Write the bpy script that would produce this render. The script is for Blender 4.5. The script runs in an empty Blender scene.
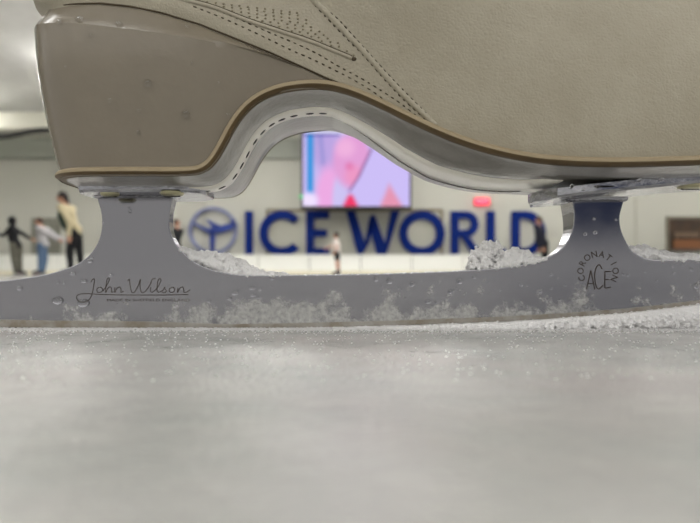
import bpy, bmesh, math, random
from mathutils import Vector, Matrix, noise
from mathutils.bvhtree import BVHTree

C = bpy.context.scene.collection
F = 591.0            # focal length in pixels of a 700 px wide frame
CZ = 0.018           # the camera lies almost on the ice
CX, HY = 350.0, 275.0

# ------------------------------------------------------------------ camera
cam = bpy.data.cameras.new('camera')
cam.sensor_width = 36
cam.lens = 36 * F / 700
cam.shift_y = 13.5 / 700
cam.clip_start = 0.005
cam.clip_end = 200
cam.dof.use_dof = True
cam.dof.focus_distance = 0.188
cam.dof.aperture_fstop = 16.5
camo = bpy.data.objects.new('camera', cam)
C.objects.link(camo)
camo.location = (0, 0, CZ)
camo.rotation_euler = (math.pi / 2, 0, 0)
bpy.context.scene.camera = camo

# ------------------------------------------------------------------ world (the unseen rest of the hall)
W = bpy.data.worlds.new('hall')
bpy.context.scene.world = W
W.use_nodes = True
wn, wl = W.node_tree.nodes, W.node_tree.links
wn.clear()
wo = wn.new('ShaderNodeOutputWorld')
wb = wn.new('ShaderNodeBackground')
wb.inputs[1].default_value = 1.0
tc = wn.new('ShaderNodeTexCoord')
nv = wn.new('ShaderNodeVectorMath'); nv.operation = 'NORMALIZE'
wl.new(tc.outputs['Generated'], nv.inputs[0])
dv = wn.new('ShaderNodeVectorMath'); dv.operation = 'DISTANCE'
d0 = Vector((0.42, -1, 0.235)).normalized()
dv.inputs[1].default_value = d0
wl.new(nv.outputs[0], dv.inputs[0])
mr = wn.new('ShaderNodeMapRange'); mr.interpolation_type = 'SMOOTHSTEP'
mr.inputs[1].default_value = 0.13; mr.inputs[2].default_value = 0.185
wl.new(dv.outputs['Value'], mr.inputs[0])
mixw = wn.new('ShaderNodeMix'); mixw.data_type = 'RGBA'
mixw.inputs[6].default_value = (0.012, 0.022, 0.06, 1)      # dark navy patch added behind the camera to reflect in the front stanchion
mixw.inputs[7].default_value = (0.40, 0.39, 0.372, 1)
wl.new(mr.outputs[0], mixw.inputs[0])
sx = wn.new('ShaderNodeSeparateXYZ'); wl.new(nv.outputs[0], sx.inputs[0])
up = wn.new('ShaderNodeMapRange'); up.interpolation_type = 'SMOOTHSTEP'      # world brightened upwards as an unseen lit roof, to lift the snow
up.inputs[1].default_value = 0.12; up.inputs[2].default_value = 0.5
up.inputs[3].default_value = 1.5; up.inputs[4].default_value = 4.3
wl.new(sx.outputs[2], up.inputs[0]); wl.new(up.outputs[0], wb.inputs[1])
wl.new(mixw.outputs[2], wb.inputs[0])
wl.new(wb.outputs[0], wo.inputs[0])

vs = bpy.context.scene.view_settings
vs.view_transform = 'Standard'
vs.look = 'None'
vs.exposure = 0.02
vs.gamma = 1.0
vs.use_curve_mapping = False
LAMP_FAR = 18.0
LAMP = 9.0          # strength of the ceiling light diffusers

# ------------------------------------------------------------------ helpers
def at(px, py, Y):
    return Vector(((px - CX) / F * Y, Y, CZ + (HY - py) / F * Y))

def srgb(r, g, b):
    f = lambda c: ((c / 255 + 0.055) / 1.055) ** 2.4 if c > 10 else c / 255 / 12.92
    return (f(r), f(g), f(b), 1)

def mat(name, col, rough=0.5, metal=0.0, spec=0.5, emit=None, estr=0.0, trans=0.0, ior=1.45, coat=0.0,
        nscale=None, namt=0.0, ncol=None, bump=0.0, bscale=None, sss=0.0):
    m = bpy.data.materials.new(name)
    m.use_nodes = True
    n, l = m.node_tree.nodes, m.node_tree.links
    p = n['Principled BSDF']
    p.inputs['Base Color'].default_value = col
    p.inputs['Roughness'].default_value = rough
    p.inputs['Metallic'].default_value = metal
    p.inputs['Specular IOR Level'].default_value = spec
    p.inputs['Transmission Weight'].default_value = trans
    p.inputs['IOR'].default_value = ior
    p.inputs['Coat Weight'].default_value = coat
    p.inputs['Coat Roughness'].default_value = 0.08
    if sss:
        p.inputs['Subsurface Weight'].default_value = sss
        p.inputs['Subsurface Radius'].default_value = (0.003, 0.003, 0.003)
        p.inputs['Subsurface Scale'].default_value = 1
    if emit:
        p.inputs['Emission Color'].default_value = emit
        p.inputs['Emission Strength'].default_value = estr
    t = n.new('ShaderNodeTexCoord')
    if nscale:
        nz = n.new('ShaderNodeTexNoise')
        nz.inputs['Scale'].default_value = nscale
        nz.inputs['Detail'].default_value = 6
        nz.inputs['Roughness'].default_value = 0.6
        l.new(t.outputs['Object'], nz.inputs['Vector'])
        r = n.new('ShaderNodeMapRange')
        r.inputs[1].default_value = 0.35; r.inputs[2].default_value = 0.65
        r.inputs[4].default_value = namt
        l.new(nz.outputs[0], r.inputs[0])
        mx = n.new('ShaderNodeMix'); mx.data_type = 'RGBA'
        mx.inputs[6].default_value = col
        mx.inputs[7].default_value = ncol or (col[0] * .6, col[1] * .6, col[2] * .6, 1)
        l.new(r.outputs[0], mx.inputs[0])
        l.new(mx.outputs[2], p.inputs['Base Color'])
    if bump:
        nb = n.new('ShaderNodeTexNoise')
        nb.inputs['Scale'].default_value = bscale
        nb.inputs['Detail'].default_value = 5
        l.new(t.outputs['Object'], nb.inputs['Vector'])
        b = n.new('ShaderNodeBump')
        b.inputs['Strength'].default_value = bump
        b.inputs['Distance'].default_value = 1.0 / bscale
        l.new(nb.outputs[0], b.inputs['Height'])
        l.new(b.outputs[0], p.inputs['Normal'])
    return m

ORIG = {}
def thing(name, label, cat, loc=(0, 0, 0), group=None):
    o = bpy.data.objects.new(name, None)
    o.empty_display_size = 0.01
    C.objects.link(o)
    o.location = loc
    ORIG[o] = Vector(loc)
    o['label'] = label; o['category'] = cat
    if group: o['group'] = group
    return o

def tag(o, label, cat, group=None, kind=None):
    o['label'] = label; o['category'] = cat
    if group: o['group'] = group
    if kind: o['kind'] = kind
    return o

def obj(name, bm, m, parent=None, origin=None, smooth=True):
    """world-space bmesh -> one mesh object"""
    if parent is not None:
        org = ORIG[parent]
    else:
        org = Vector(origin) if origin is not None else Vector((0, 0, 0))
    bmesh.ops.translate(bm, vec=-org, verts=bm.verts)
    me = bpy.data.meshes.new(name)
    bm.to_mesh(me); bm.free()
    for mm in (m if isinstance(m, (list, tuple)) else [m]):
        me.materials.append(mm)
    if smooth:
        me.polygons.foreach_set('use_smooth', [True] * len(me.polygons))
    o = bpy.data.objects.new(name, me)
    C.objects.link(o)
    if parent is not None:
        o.parent = parent
        ORIG[o] = org
    else:
        o.location = org
        ORIG[o] = org
    return o

def sharp(o, ang=0.6):
    me = o.data
    bm = bmesh.new(); bm.from_mesh(me)
    for e in bm.edges:
        if len(e.link_faces) == 2 and e.calc_face_angle(0) > ang:
            e.smooth = False
    bm.to_mesh(me); bm.free()
    return o

def box(bm, lo, hi, mi=0):
    vs_ = [bm.verts.new((x, y, z)) for x in (lo[0], hi[0]) for y in (lo[1], hi[1]) for z in (lo[2], hi[2])]
    idx = [(0, 1, 3, 2), (4, 6, 7, 5), (0, 4, 5, 1), (2, 3, 7, 6), (0, 2, 6, 4), (1, 5, 7, 3)]
    for q in idx:
        f = bm.faces.new([vs_[i] for i in q]); f.material_index = mi
    return vs_

_ICO = {}
def sphere(bm, c, r, sc=(1, 1, 1), sub=2, rot=None):
    if sub not in _ICO:
        t = bmesh.new(); bmesh.ops.create_icosphere(t, subdivisions=sub, radius=1.0)
        t.verts.index_update()
        _ICO[sub] = ([v.co.copy() for v in t.verts], [[v.index for v in f.verts] for f in t.faces]); t.free()
    V, Fc = _ICO[sub]
    M_ = Matrix.Translation(c)
    if rot is not None: M_ = M_ @ rot.to_matrix().to_4x4()
    M_ = M_ @ Matrix.Diagonal((sc[0] * r, sc[1] * r, sc[2] * r, 1))
    nv_ = [bm.verts.new(M_ @ v) for v in V]
    for f in Fc: bm.faces.new([nv_[k] for k in f])
    return nv_

def tube(bm, pts, rad, seg=8, cap=True, flat=1.0, up=None):
    """tapered tube through pts"""
    n = len(pts)
    rings = []
    u = None
    for i, p in enumerate(pts):
        a = pts[max(i - 1, 0)]; b = pts[min(i + 1, n - 1)]
        t = (Vector(b) - Vector(a))
        if t.length < 1e-12: t = Vector((0, 0, 1))
        t.normalize()
        if u is None:
            u = (up or (Vector((0, 1, 0)) if abs(t.y) < .9 else Vector((1, 0, 0))))
        u = (u - t * u.dot(t)).normalized()
        v = t.cross(u)
        r = rad[i] if isinstance(rad, (list, tuple)) else rad
        rings.append([bm.verts.new(Vector(p) + (u * math.cos(k * 2 * math.pi / seg) * flat + v * math.sin(k * 2 * math.pi / seg)) * r) for k in range(seg)])
    for i in range(n - 1):
        for k in range(seg):
            bm.faces.new((rings[i][k], rings[i][(k + 1) % seg], rings[i + 1][(k + 1) % seg], rings[i + 1][k]))
    if cap:
        bm.faces.new(rings[0][::-1]); bm.faces.new(rings[-1])
    return rings

def limb(bm, pts, rad, seg=12):
    """tube with round ends and joints"""
    tube(bm, pts, rad, seg)
    for p, r in zip(pts, rad):
        sphere(bm, Vector(p), r * 0.995, sub=2)

def prism(bm, poly, y0, y1, mi=0):
    """polygon in x,z extruded along y"""
    a = [bm.verts.new((x, y0, z)) for x, z in poly]
    b = [bm.verts.new((x, y1, z)) for x, z in poly]
    f = bm.faces.new(a); f.material_index = mi
    g = bm.faces.new(b[::-1]); g.material_index = mi
    n = len(poly)
    for i in range(n):
        h = bm.faces.new((a[i], b[i], b[(i + 1) % n], a[(i + 1) % n])); h.material_index = mi
    return a, b, f, g

def catmull(pts, k=6):
    out = []
    P = [Vector(p) for p in pts]
    for i in range(len(P) - 1):
        p0 = P[max(i - 1, 0)]; p1 = P[i]; p2 = P[i + 1]; p3 = P[min(i + 2, len(P) - 1)]
        for j in range(k):
            t = j / k
            out.append(0.5 * ((2 * p1) + (p2 - p0) * t + (2 * p0 - 5 * p1 + 4 * p2 - p3) * t * t + (3 * p1 - p0 - 3 * p2 + p3) * t ** 3))
    out.append(P[-1])
    return out

def interp(x, tab):
    if x <= tab[0][0]: return tab[0][1]
    for (a, b), (c, d) in zip(tab, tab[1:]):
        if x <= c: return b + (d - b) * (x - a) / (c - a)
    return tab[-1][1]

def sstep(x, a, b):
    t = min(max((x - a) / (b - a), 0), 1)
    return t * t * (3 - 2 * t)

def fuse(bm, voxel, smooth=2, disp=None):
    """merge overlapping shapes into one continuous surface (voxel remesh), returns a bmesh"""
    me = bpy.data.meshes.new('tmp'); bm.to_mesh(me); bm.free()
    o = bpy.data.objects.new('tmp', me); C.objects.link(o)
    md = o.modifiers.new('r', 'REMESH'); md.mode = 'VOXEL'; md.voxel_size = voxel
    if smooth:
        s = o.modifiers.new('s', 'SMOOTH'); s.iterations = smooth; s.factor = 0.5
    dg = bpy.context.evaluated_depsgraph_get()
    m2 = bpy.data.meshes.new_from_object(o.evaluated_get(dg))
    bpy.data.objects.remove(o); bpy.data.meshes.remove(me)
    b2 = bmesh.new(); b2.from_mesh(m2); bpy.data.meshes.remove(m2)
    return b2

# ------------------------------------------------------------------ materials
M = {}
M['wall'] = mat('pale_wall', srgb(189, 188, 177), 0.7, nscale=0.35, namt=0.3, ncol=srgb(181, 181, 171))
M['ceiling'] = mat('ceiling_sheet', srgb(250, 249, 245), 0.45, nscale=0.5, namt=0.3, ncol=srgb(180, 178, 172))
M['boards'] = mat('rink_boards', srgb(240, 240, 232), 0.35)
M['seam'] = mat('board_seam', srgb(150, 148, 138), 0.5)
M['kick'] = mat('kick_plate', srgb(226, 220, 196), 0.5)
M['blue'] = mat('sign_blue', srgb(4, 34, 108), 0.8, spec=0.2)
M['logoring'] = mat('logo_ring', srgb(118, 124, 160), 0.5)
M['brown'] = mat('panel_brown', srgb(120, 108, 86), 0.6)
M['panel'] = mat('sign_panel', srgb(172, 171, 158), 0.6)
M['dark'] = mat('dark_grey', srgb(40, 42, 42), 0.6)
M['black'] = mat('black_rubber', srgb(14, 14, 14), 0.6)
M['grille'] = mat('grille_grey', srgb(120, 120, 108), 0.6)
M['lamp'] = mat('lamp_diffuser', (1, 1, 1, 1), 0.5, emit=(1.0, 0.99, 0.97, 1), estr=LAMP)
M['lamp_far'] = mat('lamp_diffuser_far', (1, 1, 1, 1), 0.5, emit=(1.0, 0.99, 0.97, 1), estr=LAMP_FAR)
M['housing'] = mat('lamp_housing', srgb(190, 190, 185), 0.4)
M['exit'] = mat('exit_red', srgb(220, 30, 60), 0.5, emit=srgb(255, 40, 80), estr=0.9)
M['green'] = mat('green_led', srgb(30, 160, 90), 0.5, emit=srgb(40, 200, 110), estr=0.8)

# ice: scraped, milky
def ice_mat():
    m = mat('rink_ice', srgb(190, 190, 184), 0.3, spec=0.5)
    n, l = m.node_tree.nodes, m.node_tree.links
    p = n['Principled BSDF']
    t = n.new('ShaderNodeTexCoord')
    a = n.new('ShaderNodeTexNoise'); a.inputs['Scale'].default_value = 28; a.inputs['Detail'].default_value = 8
    a.inputs['Roughness'].default_value = 0.62
    l.new(t.outputs['Object'], a.inputs['Vector'])
    r = n.new('ShaderNodeValToRGB')
    r.color_ramp.elements[0].position = 0.36; r.color_ramp.elements[0].color = srgb(164, 167, 164)
    r.color_ramp.elements[1].position = 0.64; r.color_ramp.elements[1].color = srgb(188, 187, 184)
    e = r.color_ramp.elements.new(0.5); e.color = srgb(175, 175, 172)
    l.new(a.outputs[0], r.inputs[0])
    b = n.new('ShaderNodeTexNoise'); b.inputs['Scale'].default_value = 11; b.inputs['Detail'].default_value = 2
    l.new(t.outputs['Object'], b.inputs['Vector'])
    rb = n.new('ShaderNodeMapRange'); rb.inputs[1].default_value = 0.48; rb.inputs[2].default_value = 0.66; rb.inputs[4].default_value = 0.55
    l.new(b.outputs[0], rb.inputs[0])
    mx = n.new('ShaderNodeMix'); mx.data_type = 'RGBA'
    l.new(rb.outputs[0], mx.inputs[0]); l.new(r.outputs[0], mx.inputs[6])
    mx.inputs[7].default_value = srgb(178, 166, 165)
    l.new(mx.outputs[2], p.inputs['Base Color'])
    rr = n.new('ShaderNodeMapRange'); rr.inputs[3].default_value = 0.06; rr.inputs[4].default_value = 0.32
    l.new(a.outputs[0], rr.inputs[0]); l.new(rr.outputs[0], p.inputs['Roughness'])
    f = n.new('ShaderNodeTexNoise'); f.inputs['Scale'].default_value = 900; f.inputs['Detail'].default_value = 4
    l.new(t.outputs['Object'], f.inputs['Vector'])
    bp = n.new('ShaderNodeBump'); bp.inputs['Strength'].default_value = 0.35; bp.inputs['Distance'].default_value = 0.0012
    l.new(f.outputs[0], bp.inputs['Height'])
    g = n.new('ShaderNodeTexNoise'); g.inputs['Scale'].default_value = 120; g.inputs['Detail'].default_value = 3
    l.new(t.outputs['Object'], g.inputs['Vector'])
    bq = n.new('ShaderNodeBump'); bq.inputs['Strength'].default_value = 0.09; bq.inputs['Distance'].default_value = 0.006
    l.new(g.outputs[0], bq.inputs['Height']); l.new(bp.outputs[0], bq.inputs['Normal'])
    l.new(bq.outputs[0], p.inputs['Normal'])
    return m
M['ice'] = ice_mat()
M['snow'] = mat('snow', srgb(255, 254, 254), 0.35, spec=0.9, bump=0.15, bscale=1500, sss=0.7)
def translucent(m, k):
    n, l = m.node_tree.nodes, m.node_tree.links
    t = n.new('ShaderNodeBsdfTranslucent'); t.inputs[0].default_value = srgb(250, 250, 250)
    x = n.new('ShaderNodeMixShader'); x.inputs[0].default_value = k
    l.new(n['Principled BSDF'].outputs[0], x.inputs[1]); l.new(t.outputs[0], x.inputs[2])
    l.new(x.outputs[0], n['Material Output'].inputs[0])
translucent(M['snow'], 0.12)
M['slush'] = mat('slush', srgb(200, 200, 198), 0.3, spec=0.6, bump=0.4, bscale=900)

# skate
def leather_mat(name, col, col2, perf=False):
    m = mat(name, col, 0.42, spec=0.45, nscale=55, namt=0.55, ncol=col2)
    n, l = m.node_tree.nodes, m.node_tree.links
    p = n['Principled BSDF']
    t = n.new('ShaderNodeTexCoord')
    v = n.new('ShaderNodeTexVoronoi'); v.feature = 'DISTANCE_TO_EDGE'; v.inputs['Scale'].default_value = 900
    l.new(t.outputs['Object'], v.inputs['Vector'])
    z = n.new('ShaderNodeTexNoise'); z.inputs['Scale'].default_value = 420; z.inputs['Detail'].default_value = 5
    l.new(t.outputs['Object'], z.inputs['Vector'])
    b = n.new('ShaderNodeBump'); b.inputs['Strength'].default_value = 0.22; b.inputs['Distance'].default_value = 0.001
    l.new(v.outputs['Distance'], b.inputs['Height'])
    b2 = n.new('ShaderNodeBump'); b2.inputs['Strength'].default_value = 0.16; b2.inputs['Distance'].default_value = 0.0016
    l.new(z.outputs[0], b2.inputs['Height']); l.new(b.outputs[0], b2.inputs['Normal'])
    l.new(b2.outputs[0], p.inputs['Normal'])
    return m
M['leather'] = leather_mat('white_leather', srgb(160, 154, 137), srgb(146, 139, 121))
M['mesh_leather'] = leather_mat('padded_lining_leather', srgb(204, 196, 174), srgb(184, 176, 152))
M['heel'] = mat('lacquered_heel', srgb(117, 109, 95), 0.26, spec=0.5, coat=0.35, nscale=60, namt=0.4, ncol=srgb(109, 102, 89), bump=0.05, bscale=260)
M['welt'] = mat('brown_welt', srgb(96, 78, 49), 0.5, nscale=160, namt=0.5, ncol=srgb(80, 63, 38))
M['cord'] = mat('tan_cord', srgb(142, 128, 101), 0.5, nscale=160, namt=0.5, ncol=srgb(125, 110, 83))
M['sole'] = mat('wet_sole', srgb(134, 131, 125), 0.3, spec=0.6, coat=0.6, nscale=120, namt=0.6, ncol=srgb(116, 112, 106), bump=0.1, bscale=500)
M['strip'] = mat('lit_sole_strip', srgb(246, 243, 232), 0.3, spec=0.5, coat=0.3)  # white stands in for light and ice reflected on the flat sole
M['thread'] = mat('dark_thread', srgb(70, 60, 44), 0.8)
M['slot'] = mat('dark_stitch_hole', srgb(28, 24, 20), 0.8)
M['chrome'] = mat('plate_chrome', srgb(178, 179, 184), 0.14, metal=1, nscale=150, namt=0.6, ncol=srgb(138, 138, 143), bump=0.12, bscale=420)
M['screw'] = mat('screw_brass', srgb(176, 172, 140), 0.3, metal=0.8)
M['engrave'] = mat('engraving', srgb(60, 50, 44), 0.75)
M['water'] = mat('water', (1, 1, 1, 1), 0.02, trans=1.0, ior=1.33)
M['edge'] = mat('ground_edge', srgb(146, 138, 124), 0.3, metal=0.7, nscale=220, namt=0.9, ncol=srgb(178, 175, 170))

def blade_mat():
    m = mat('steel_blade', srgb(146, 146, 151), 0.2, metal=1)
    n, l = m.node_tree.nodes, m.node_tree.links
    p = n['Principled BSDF']
    t = n.new('ShaderNodeTexCoord')
    geo = n.new('ShaderNodeNewGeometry')
    sp = n.new('ShaderNodeSeparateXYZ'); l.new(geo.outputs['Position'], sp.inputs[0])
    # frost of shaved ice clings to the lower part of the runner
    a = n.new('ShaderNodeTexNoise'); a.inputs['Scale'].default_value = 95; a.inputs['Detail'].default_value = 9; a.inputs['Roughness'].default_value = 0.66
    l.new(geo.outputs['Position'], a.inputs['Vector'])
    hz = n.new('ShaderNodeMapRange'); hz.inputs[1].default_value = 0.001; hz.inputs[2].default_value = 0.019
    hz.inputs[3].default_value = 0.155; hz.inputs[4].default_value = -0.17
    l.new(sp.outputs[2], hz.inputs[0])
    hx = n.new('ShaderNodeMapRange'); hx.inputs[1].default_value = -0.115; hx.inputs[2].default_value = -0.02
    hx.inputs[3].default_value = -0.12; hx.inputs[4].default_value = 0.0
    l.new(sp.outputs[0], hx.inputs[0])
    s1 = n.new('ShaderNodeMath'); l.new(a.outputs[0], s1.inputs[0]); l.new(hz.outputs[0], s1.inputs[1])
    s2 = n.new('ShaderNodeMath'); l.new(s1.outputs[0], s2.inputs[0]); l.new(hx.outputs[0], s2.inputs[1])
    r = n.new('ShaderNodeMapRange'); r.inputs[1].default_value = 0.50; r.inputs[2].default_value = 0.60
    l.new(s2.outputs[0], r.inputs[0])
    fz = n.new('ShaderNodeTexNoise'); fz.inputs['Scale'].default_value = 700; fz.inputs['Detail'].default_value = 4
    l.new(geo.outputs['Position'], fz.inputs['Vector'])
    fr = n.new('ShaderNodeMapRange'); fr.inputs[1].default_value = .35; fr.inputs[2].default_value = .65; fr.inputs[3].default_value = .45; fr.inputs[4].default_value = 1
    l.new(fz.outputs[0], fr.inputs[0])
    mu = n.new('ShaderNodeMath'); mu.operation = 'MULTIPLY'; l.new(r.outputs[0], mu.inputs[0]); l.new(fr.outputs[0], mu.inputs[1])
    d = n.new('ShaderNodeBsdfPrincipled'); d.inputs['Base Color'].default_value = srgb(176, 176, 173); d.inputs['Roughness'].default_value = 0.45
    mx = n.new('ShaderNodeMixShader')
    l.new(mu.outputs[0], mx.inputs[0]); l.new(p.outputs[0], mx.inputs[1]); l.new(d.outputs[0], mx.inputs[2])
    l.new(mx.outputs[0], n['Material Output'].inputs[0])
    # wet film, soft smears in the gloss
    g = n.new('ShaderNodeTexNoise'); g.inputs['Scale'].default_value = 130; g.inputs['Detail'].default_value = 5
    l.new(geo.outputs['Position'], g.inputs['Vector'])
    gr = n.new('ShaderNodeMapRange'); gr.inputs[3].default_value = 0.07; gr.inputs[4].default_value = 0.18
    l.new(g.outputs[0], gr.inputs[0]); l.new(gr.outputs[0], p.inputs['Roughness'])
    b = n.new('ShaderNodeBump'); b.inputs['Strength'].default_value = 0.5; b.inputs['Distance'].default_value = 0.0006
    l.new(mu.outputs[0], b.inputs['Height']); l.new(b.outputs[0], d.inputs['Normal'])
    return m
M['blade'] = blade_mat()

# ================================================================== SETTING
def struct(name, bm, m, smooth=False):
    o = obj(name, bm, m, smooth=smooth); o['kind'] = 'structure'; return o

WY = 30.0            # far wall
bm = bmesh.new(); box(bm, (-24, -6, -0.3), (24, WY, 0)); struct('floor', bm, M['ice'])
bm = bmesh.new(); box(bm, (-24, WY, -0.3), (24, WY + .3, 9.2)); struct('wall_back', bm, M['wall'])
bm = bmesh.new(); box(bm, (-24.3, 4, -0.3), (-24, WY, 9.2)); struct('wall_left', bm, M['wall'])
bm = bmesh.new(); box(bm, (-24, -6, 7.9), (24, WY, 8.1)); struct('ceiling', bm, M['ceiling'])
# darker fascia band below the ceiling
bm = bmesh.new()
for k in range(7):
    x = -22 + k * 7.3
    box(bm, (x - .03, WY - .02, 1.4), (x + .03, WY - .003, 7.9))
struct('trim_1', bm, mat('wall_joint', srgb(168, 166, 152), 0.7))
bm = bmesh.new(); box(bm, (-24, WY - .25, 5.9), (24, WY - .004, 6.9)); struct('trim_2', bm, mat('fascia', srgb(150, 153, 142), 0.6))

# dasher boards in panels
b1 = thing('dasher_boards', 'long white rink boards running along the far side of the ice', 'rink boards', (0, 27.7, 0))
px0 = -23.5
k = 0
while px0 < 23:
    bm = bmesh.new(); box(bm, (px0 + .02, 27.7, 0.22), (px0 + 2.38, 27.78, 0.93)); obj('board_panel', bm, M['boards'], b1, smooth=False)
    px0 += 2.4
bm = bmesh.new(); box(bm, (-23.5, 27.66, 0), (23.5, 27.8, 0.22)); obj('kick_plate', bm, M['kick'], b1, smooth=False)
bm = bmesh.new(); box(bm, (-23.5, 27.66, 0.93), (23.5, 27.84, 0.98)); obj('cap_rail', bm, M['boards'], b1, smooth=False)
bm = bmesh.new(); box(bm, (-23.5, 27.785, 0.1), (23.5, 27.8, 0.93)); obj('backing', bm, M['seam'], b1, smooth=False)

# framed panel behind the letters
pa = thing('framed_board', 'pale panel in a thin brown frame on the wall behind the blue letters', 'wall board', at(354, 258, WY - .03))
a, b = at(266, 258, WY - .03), at(443, 209, WY - .03)
bm = bmesh.new(); box(bm, (a.x, WY - .035, a.z), (b.x, WY - .004, b.z)); obj('panel', bm, M['panel'], pa, smooth=False)
bm = bmesh.new()
for lo, hi in (((a.x, a.z), (b.x, a.z + .14)), ((a.x, b.z - .14), (b.x, b.z)), ((a.x, a.z + .14), (a.x + .14, b.z - .14)), ((b.x - .14, a.z + .14), (b.x, b.z - .14))):
    box(bm, (lo[0], WY - .07, lo[1]), (hi[0], WY - .03, hi[1]))
obj('frame', bm, M['brown'], pa, smooth=False)

# ---- the letters
LY = WY - 0.24
def P2(px, py):
    v = at(px, py, LY); return (v.x, v.z)
def letter(ch, polys, label):
    back = WY - (.075 if ch in 'CEWO' else .004)
    bm = bmesh.new()
    xs = []
    for poly in polys:
        pp = [P2(*q) for q in poly]; xs += [p[0] for p in pp]
        prism(bm, pp, LY, back)
    bmesh.ops.recalc_face_normals(bm, faces=bm.faces)
    o = obj('sign_letter', bm, M['blue'], origin=(sum(xs) / len(xs), WY - .004, P2(0, 256)[1]), smooth=False)
    tag(o, label, 'letter', 'blue letters of the wall sign')
def arc(cx, cy, rx, ry, a0, a1, t, n=28):
    """ring sector as quads"""
    q = []
    for i in range(n):
        u = math.radians(a0 + (a1 - a0) * i / n); v = math.radians(a0 + (a1 - a0) * (i + 1) / n)
        q.append([(cx + rx * math.cos(u), cy - ry * math.sin(u)), (cx + rx * math.cos(v), cy - ry * math.sin(v)),
                  (cx + (rx - t) * math.cos(v), cy - (ry - t) * math.sin(v)), (cx + (rx - t) * math.cos(u), cy - (ry - t) * math.sin(u))])
    return q
T, B = 211, 255.5
rect = lambda x0, y0, x1, y1: [(x0, y0), (x1, y0), (x1, y1), (x0, y1)]
letter('I', [rect(245, T, 252.5, B)], 'blue wall letter I beside the round skater logo')
letter('C', arc(282, 233.2, 23, 22.8, 42, 318, 8.5), 'blue wall letter C between the I and the E')
letter('E', [rect(306, T, 314, B), rect(314, T, 329, T + 7.5), rect(314, 229.5, 327, 236.5), rect(314, B - 7.5, 329, B)], 'blue wall letter E left of the skater in white')
letter('W', [[(346, T), (355, T), (365, 243), (362, B), (358, B)], [(362, B), (365, 243), (368.5, 222), (374, 222), (369, 243)][::1],
             [(368.5, 222), (371, T + 4), (375, T + 4), (385, 243), (381, B), (377, B)], [(381, B), (385, 243), (391, T), (400, T), (386, B)]], 'blue wall letter W under the big video screen')
letter('O', arc(422, 233.2, 23, 22.8, 0, 360, 8.5, 44), 'blue ring shaped wall letter O between the W and the R')
letter('R', [rect(451, T, 459, B), rect(459, T, 466, T + 7), rect(459, 230, 466, 237), *arc(466, 224, 13, 13, -90, 90, 7.5, 18), [(462, 237), (470, 237), (483, B), (473.5, B)]], 'blue wall letter R left of the red exit sign')
letter('L', [rect(487, T, 495, B), rect(495, B - 7.5, 506, B)], 'blue wall letter L right below the red exit sign')
letter('D', [rect(512, T, 520, B), rect(520, T, 526, T + 7.5), rect(520, B - 7.5, 526, B), *arc(526, 233.2, 20, 22.2, -90, 90, 8, 24)], 'blue wall letter D behind the skater in black')

# ---- round logo
lg = thing('round_logo', 'round grey blue logo with a gliding skater left of the wall letters', 'logo', at(212.5, 256, LY))
bm = bmesh.new()
for q in arc(212.5, 230.5, 24.3, 23.8, 0, 360, 3.2, 64): prism(bm, [P2(*p) for p in q], LY, WY - .004)
bmesh.ops.remove_doubles(bm, verts=bm.verts, dist=1e-5)
obj('ring', bm, M['logoring'], lg, smooth=False)
bm = bmesh.new()
for poly in ([(210.3, 254), (213.6, 254), (214.6, 238), (213, 231), (210, 231), (209.8, 240)],           # standing leg
             [(209.5, 230), (213, 230), (214, 233), (210.5, 234.5), (202, 229.5), (192, 223), (191.5, 221.3), (200, 225.2)],   # trailing leg
             [(208.5, 228.5), (218, 226), (228, 223.5), (236, 222.5), (237.5, 226), (231, 229.5), (221, 232.5), (213, 234)],  # body leaning forward
             [(212, 227.5), (208, 222), (206, 219.5), (207.5, 219), (213, 222.5), (220, 225.5), (216, 228)]):
    prism(bm, [P2(*p) for p in poly], LY, WY - .004)
v = at(233, 221.5, LY + .05); sphere(bm, v, 0.15, (1, .4, 1), 2)
bmesh.ops.recalc_face_normals(bm, faces=bm.faces)
obj('skater_figure', bm, mat('logo_blue', srgb(40, 62, 140), .5), lg, smooth=False)

# ---- big video screen
ty = 28.4
a, b = at(301, 208.5, ty), at(411.5, 128, ty)
tv = thing('video_screen', 'big hanging video screen showing a blurred pink and lilac picture', 'screen', ((a.x + b.x) / 2, ty + .15, a.z))
bm = bmesh.new(); box(bm, (a.x, ty + .02, a.z), (b.x, ty + .3, b.z)); obj('casing', bm, M['dark'], tv, smooth=False)
bm = bmesh.new()
for lo, hi in (((a.x, a.z), (b.x, a.z + .11)), ((a.x, b.z - .11), (b.x, b.z)), ((a.x, a.z), (a.x + .09, b.z)), ((b.x - .09, a.z), (b.x, b.z))):
    box(bm, (lo[0], ty - .04, lo[1]), (hi[0], ty + .02, hi[1]))
obj('bezel', bm, M['dark'], tv, smooth=False)
NU, NV = 96, 70
bm = bmesh.new()
cl = bm.loops.layers.color.new('picture')
def blend(c, d, k): return tuple(c[i] + (d[i] - c[i]) * k for i in range(3))
def soft(d, e): return sstep(-d, -e, e)
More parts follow.
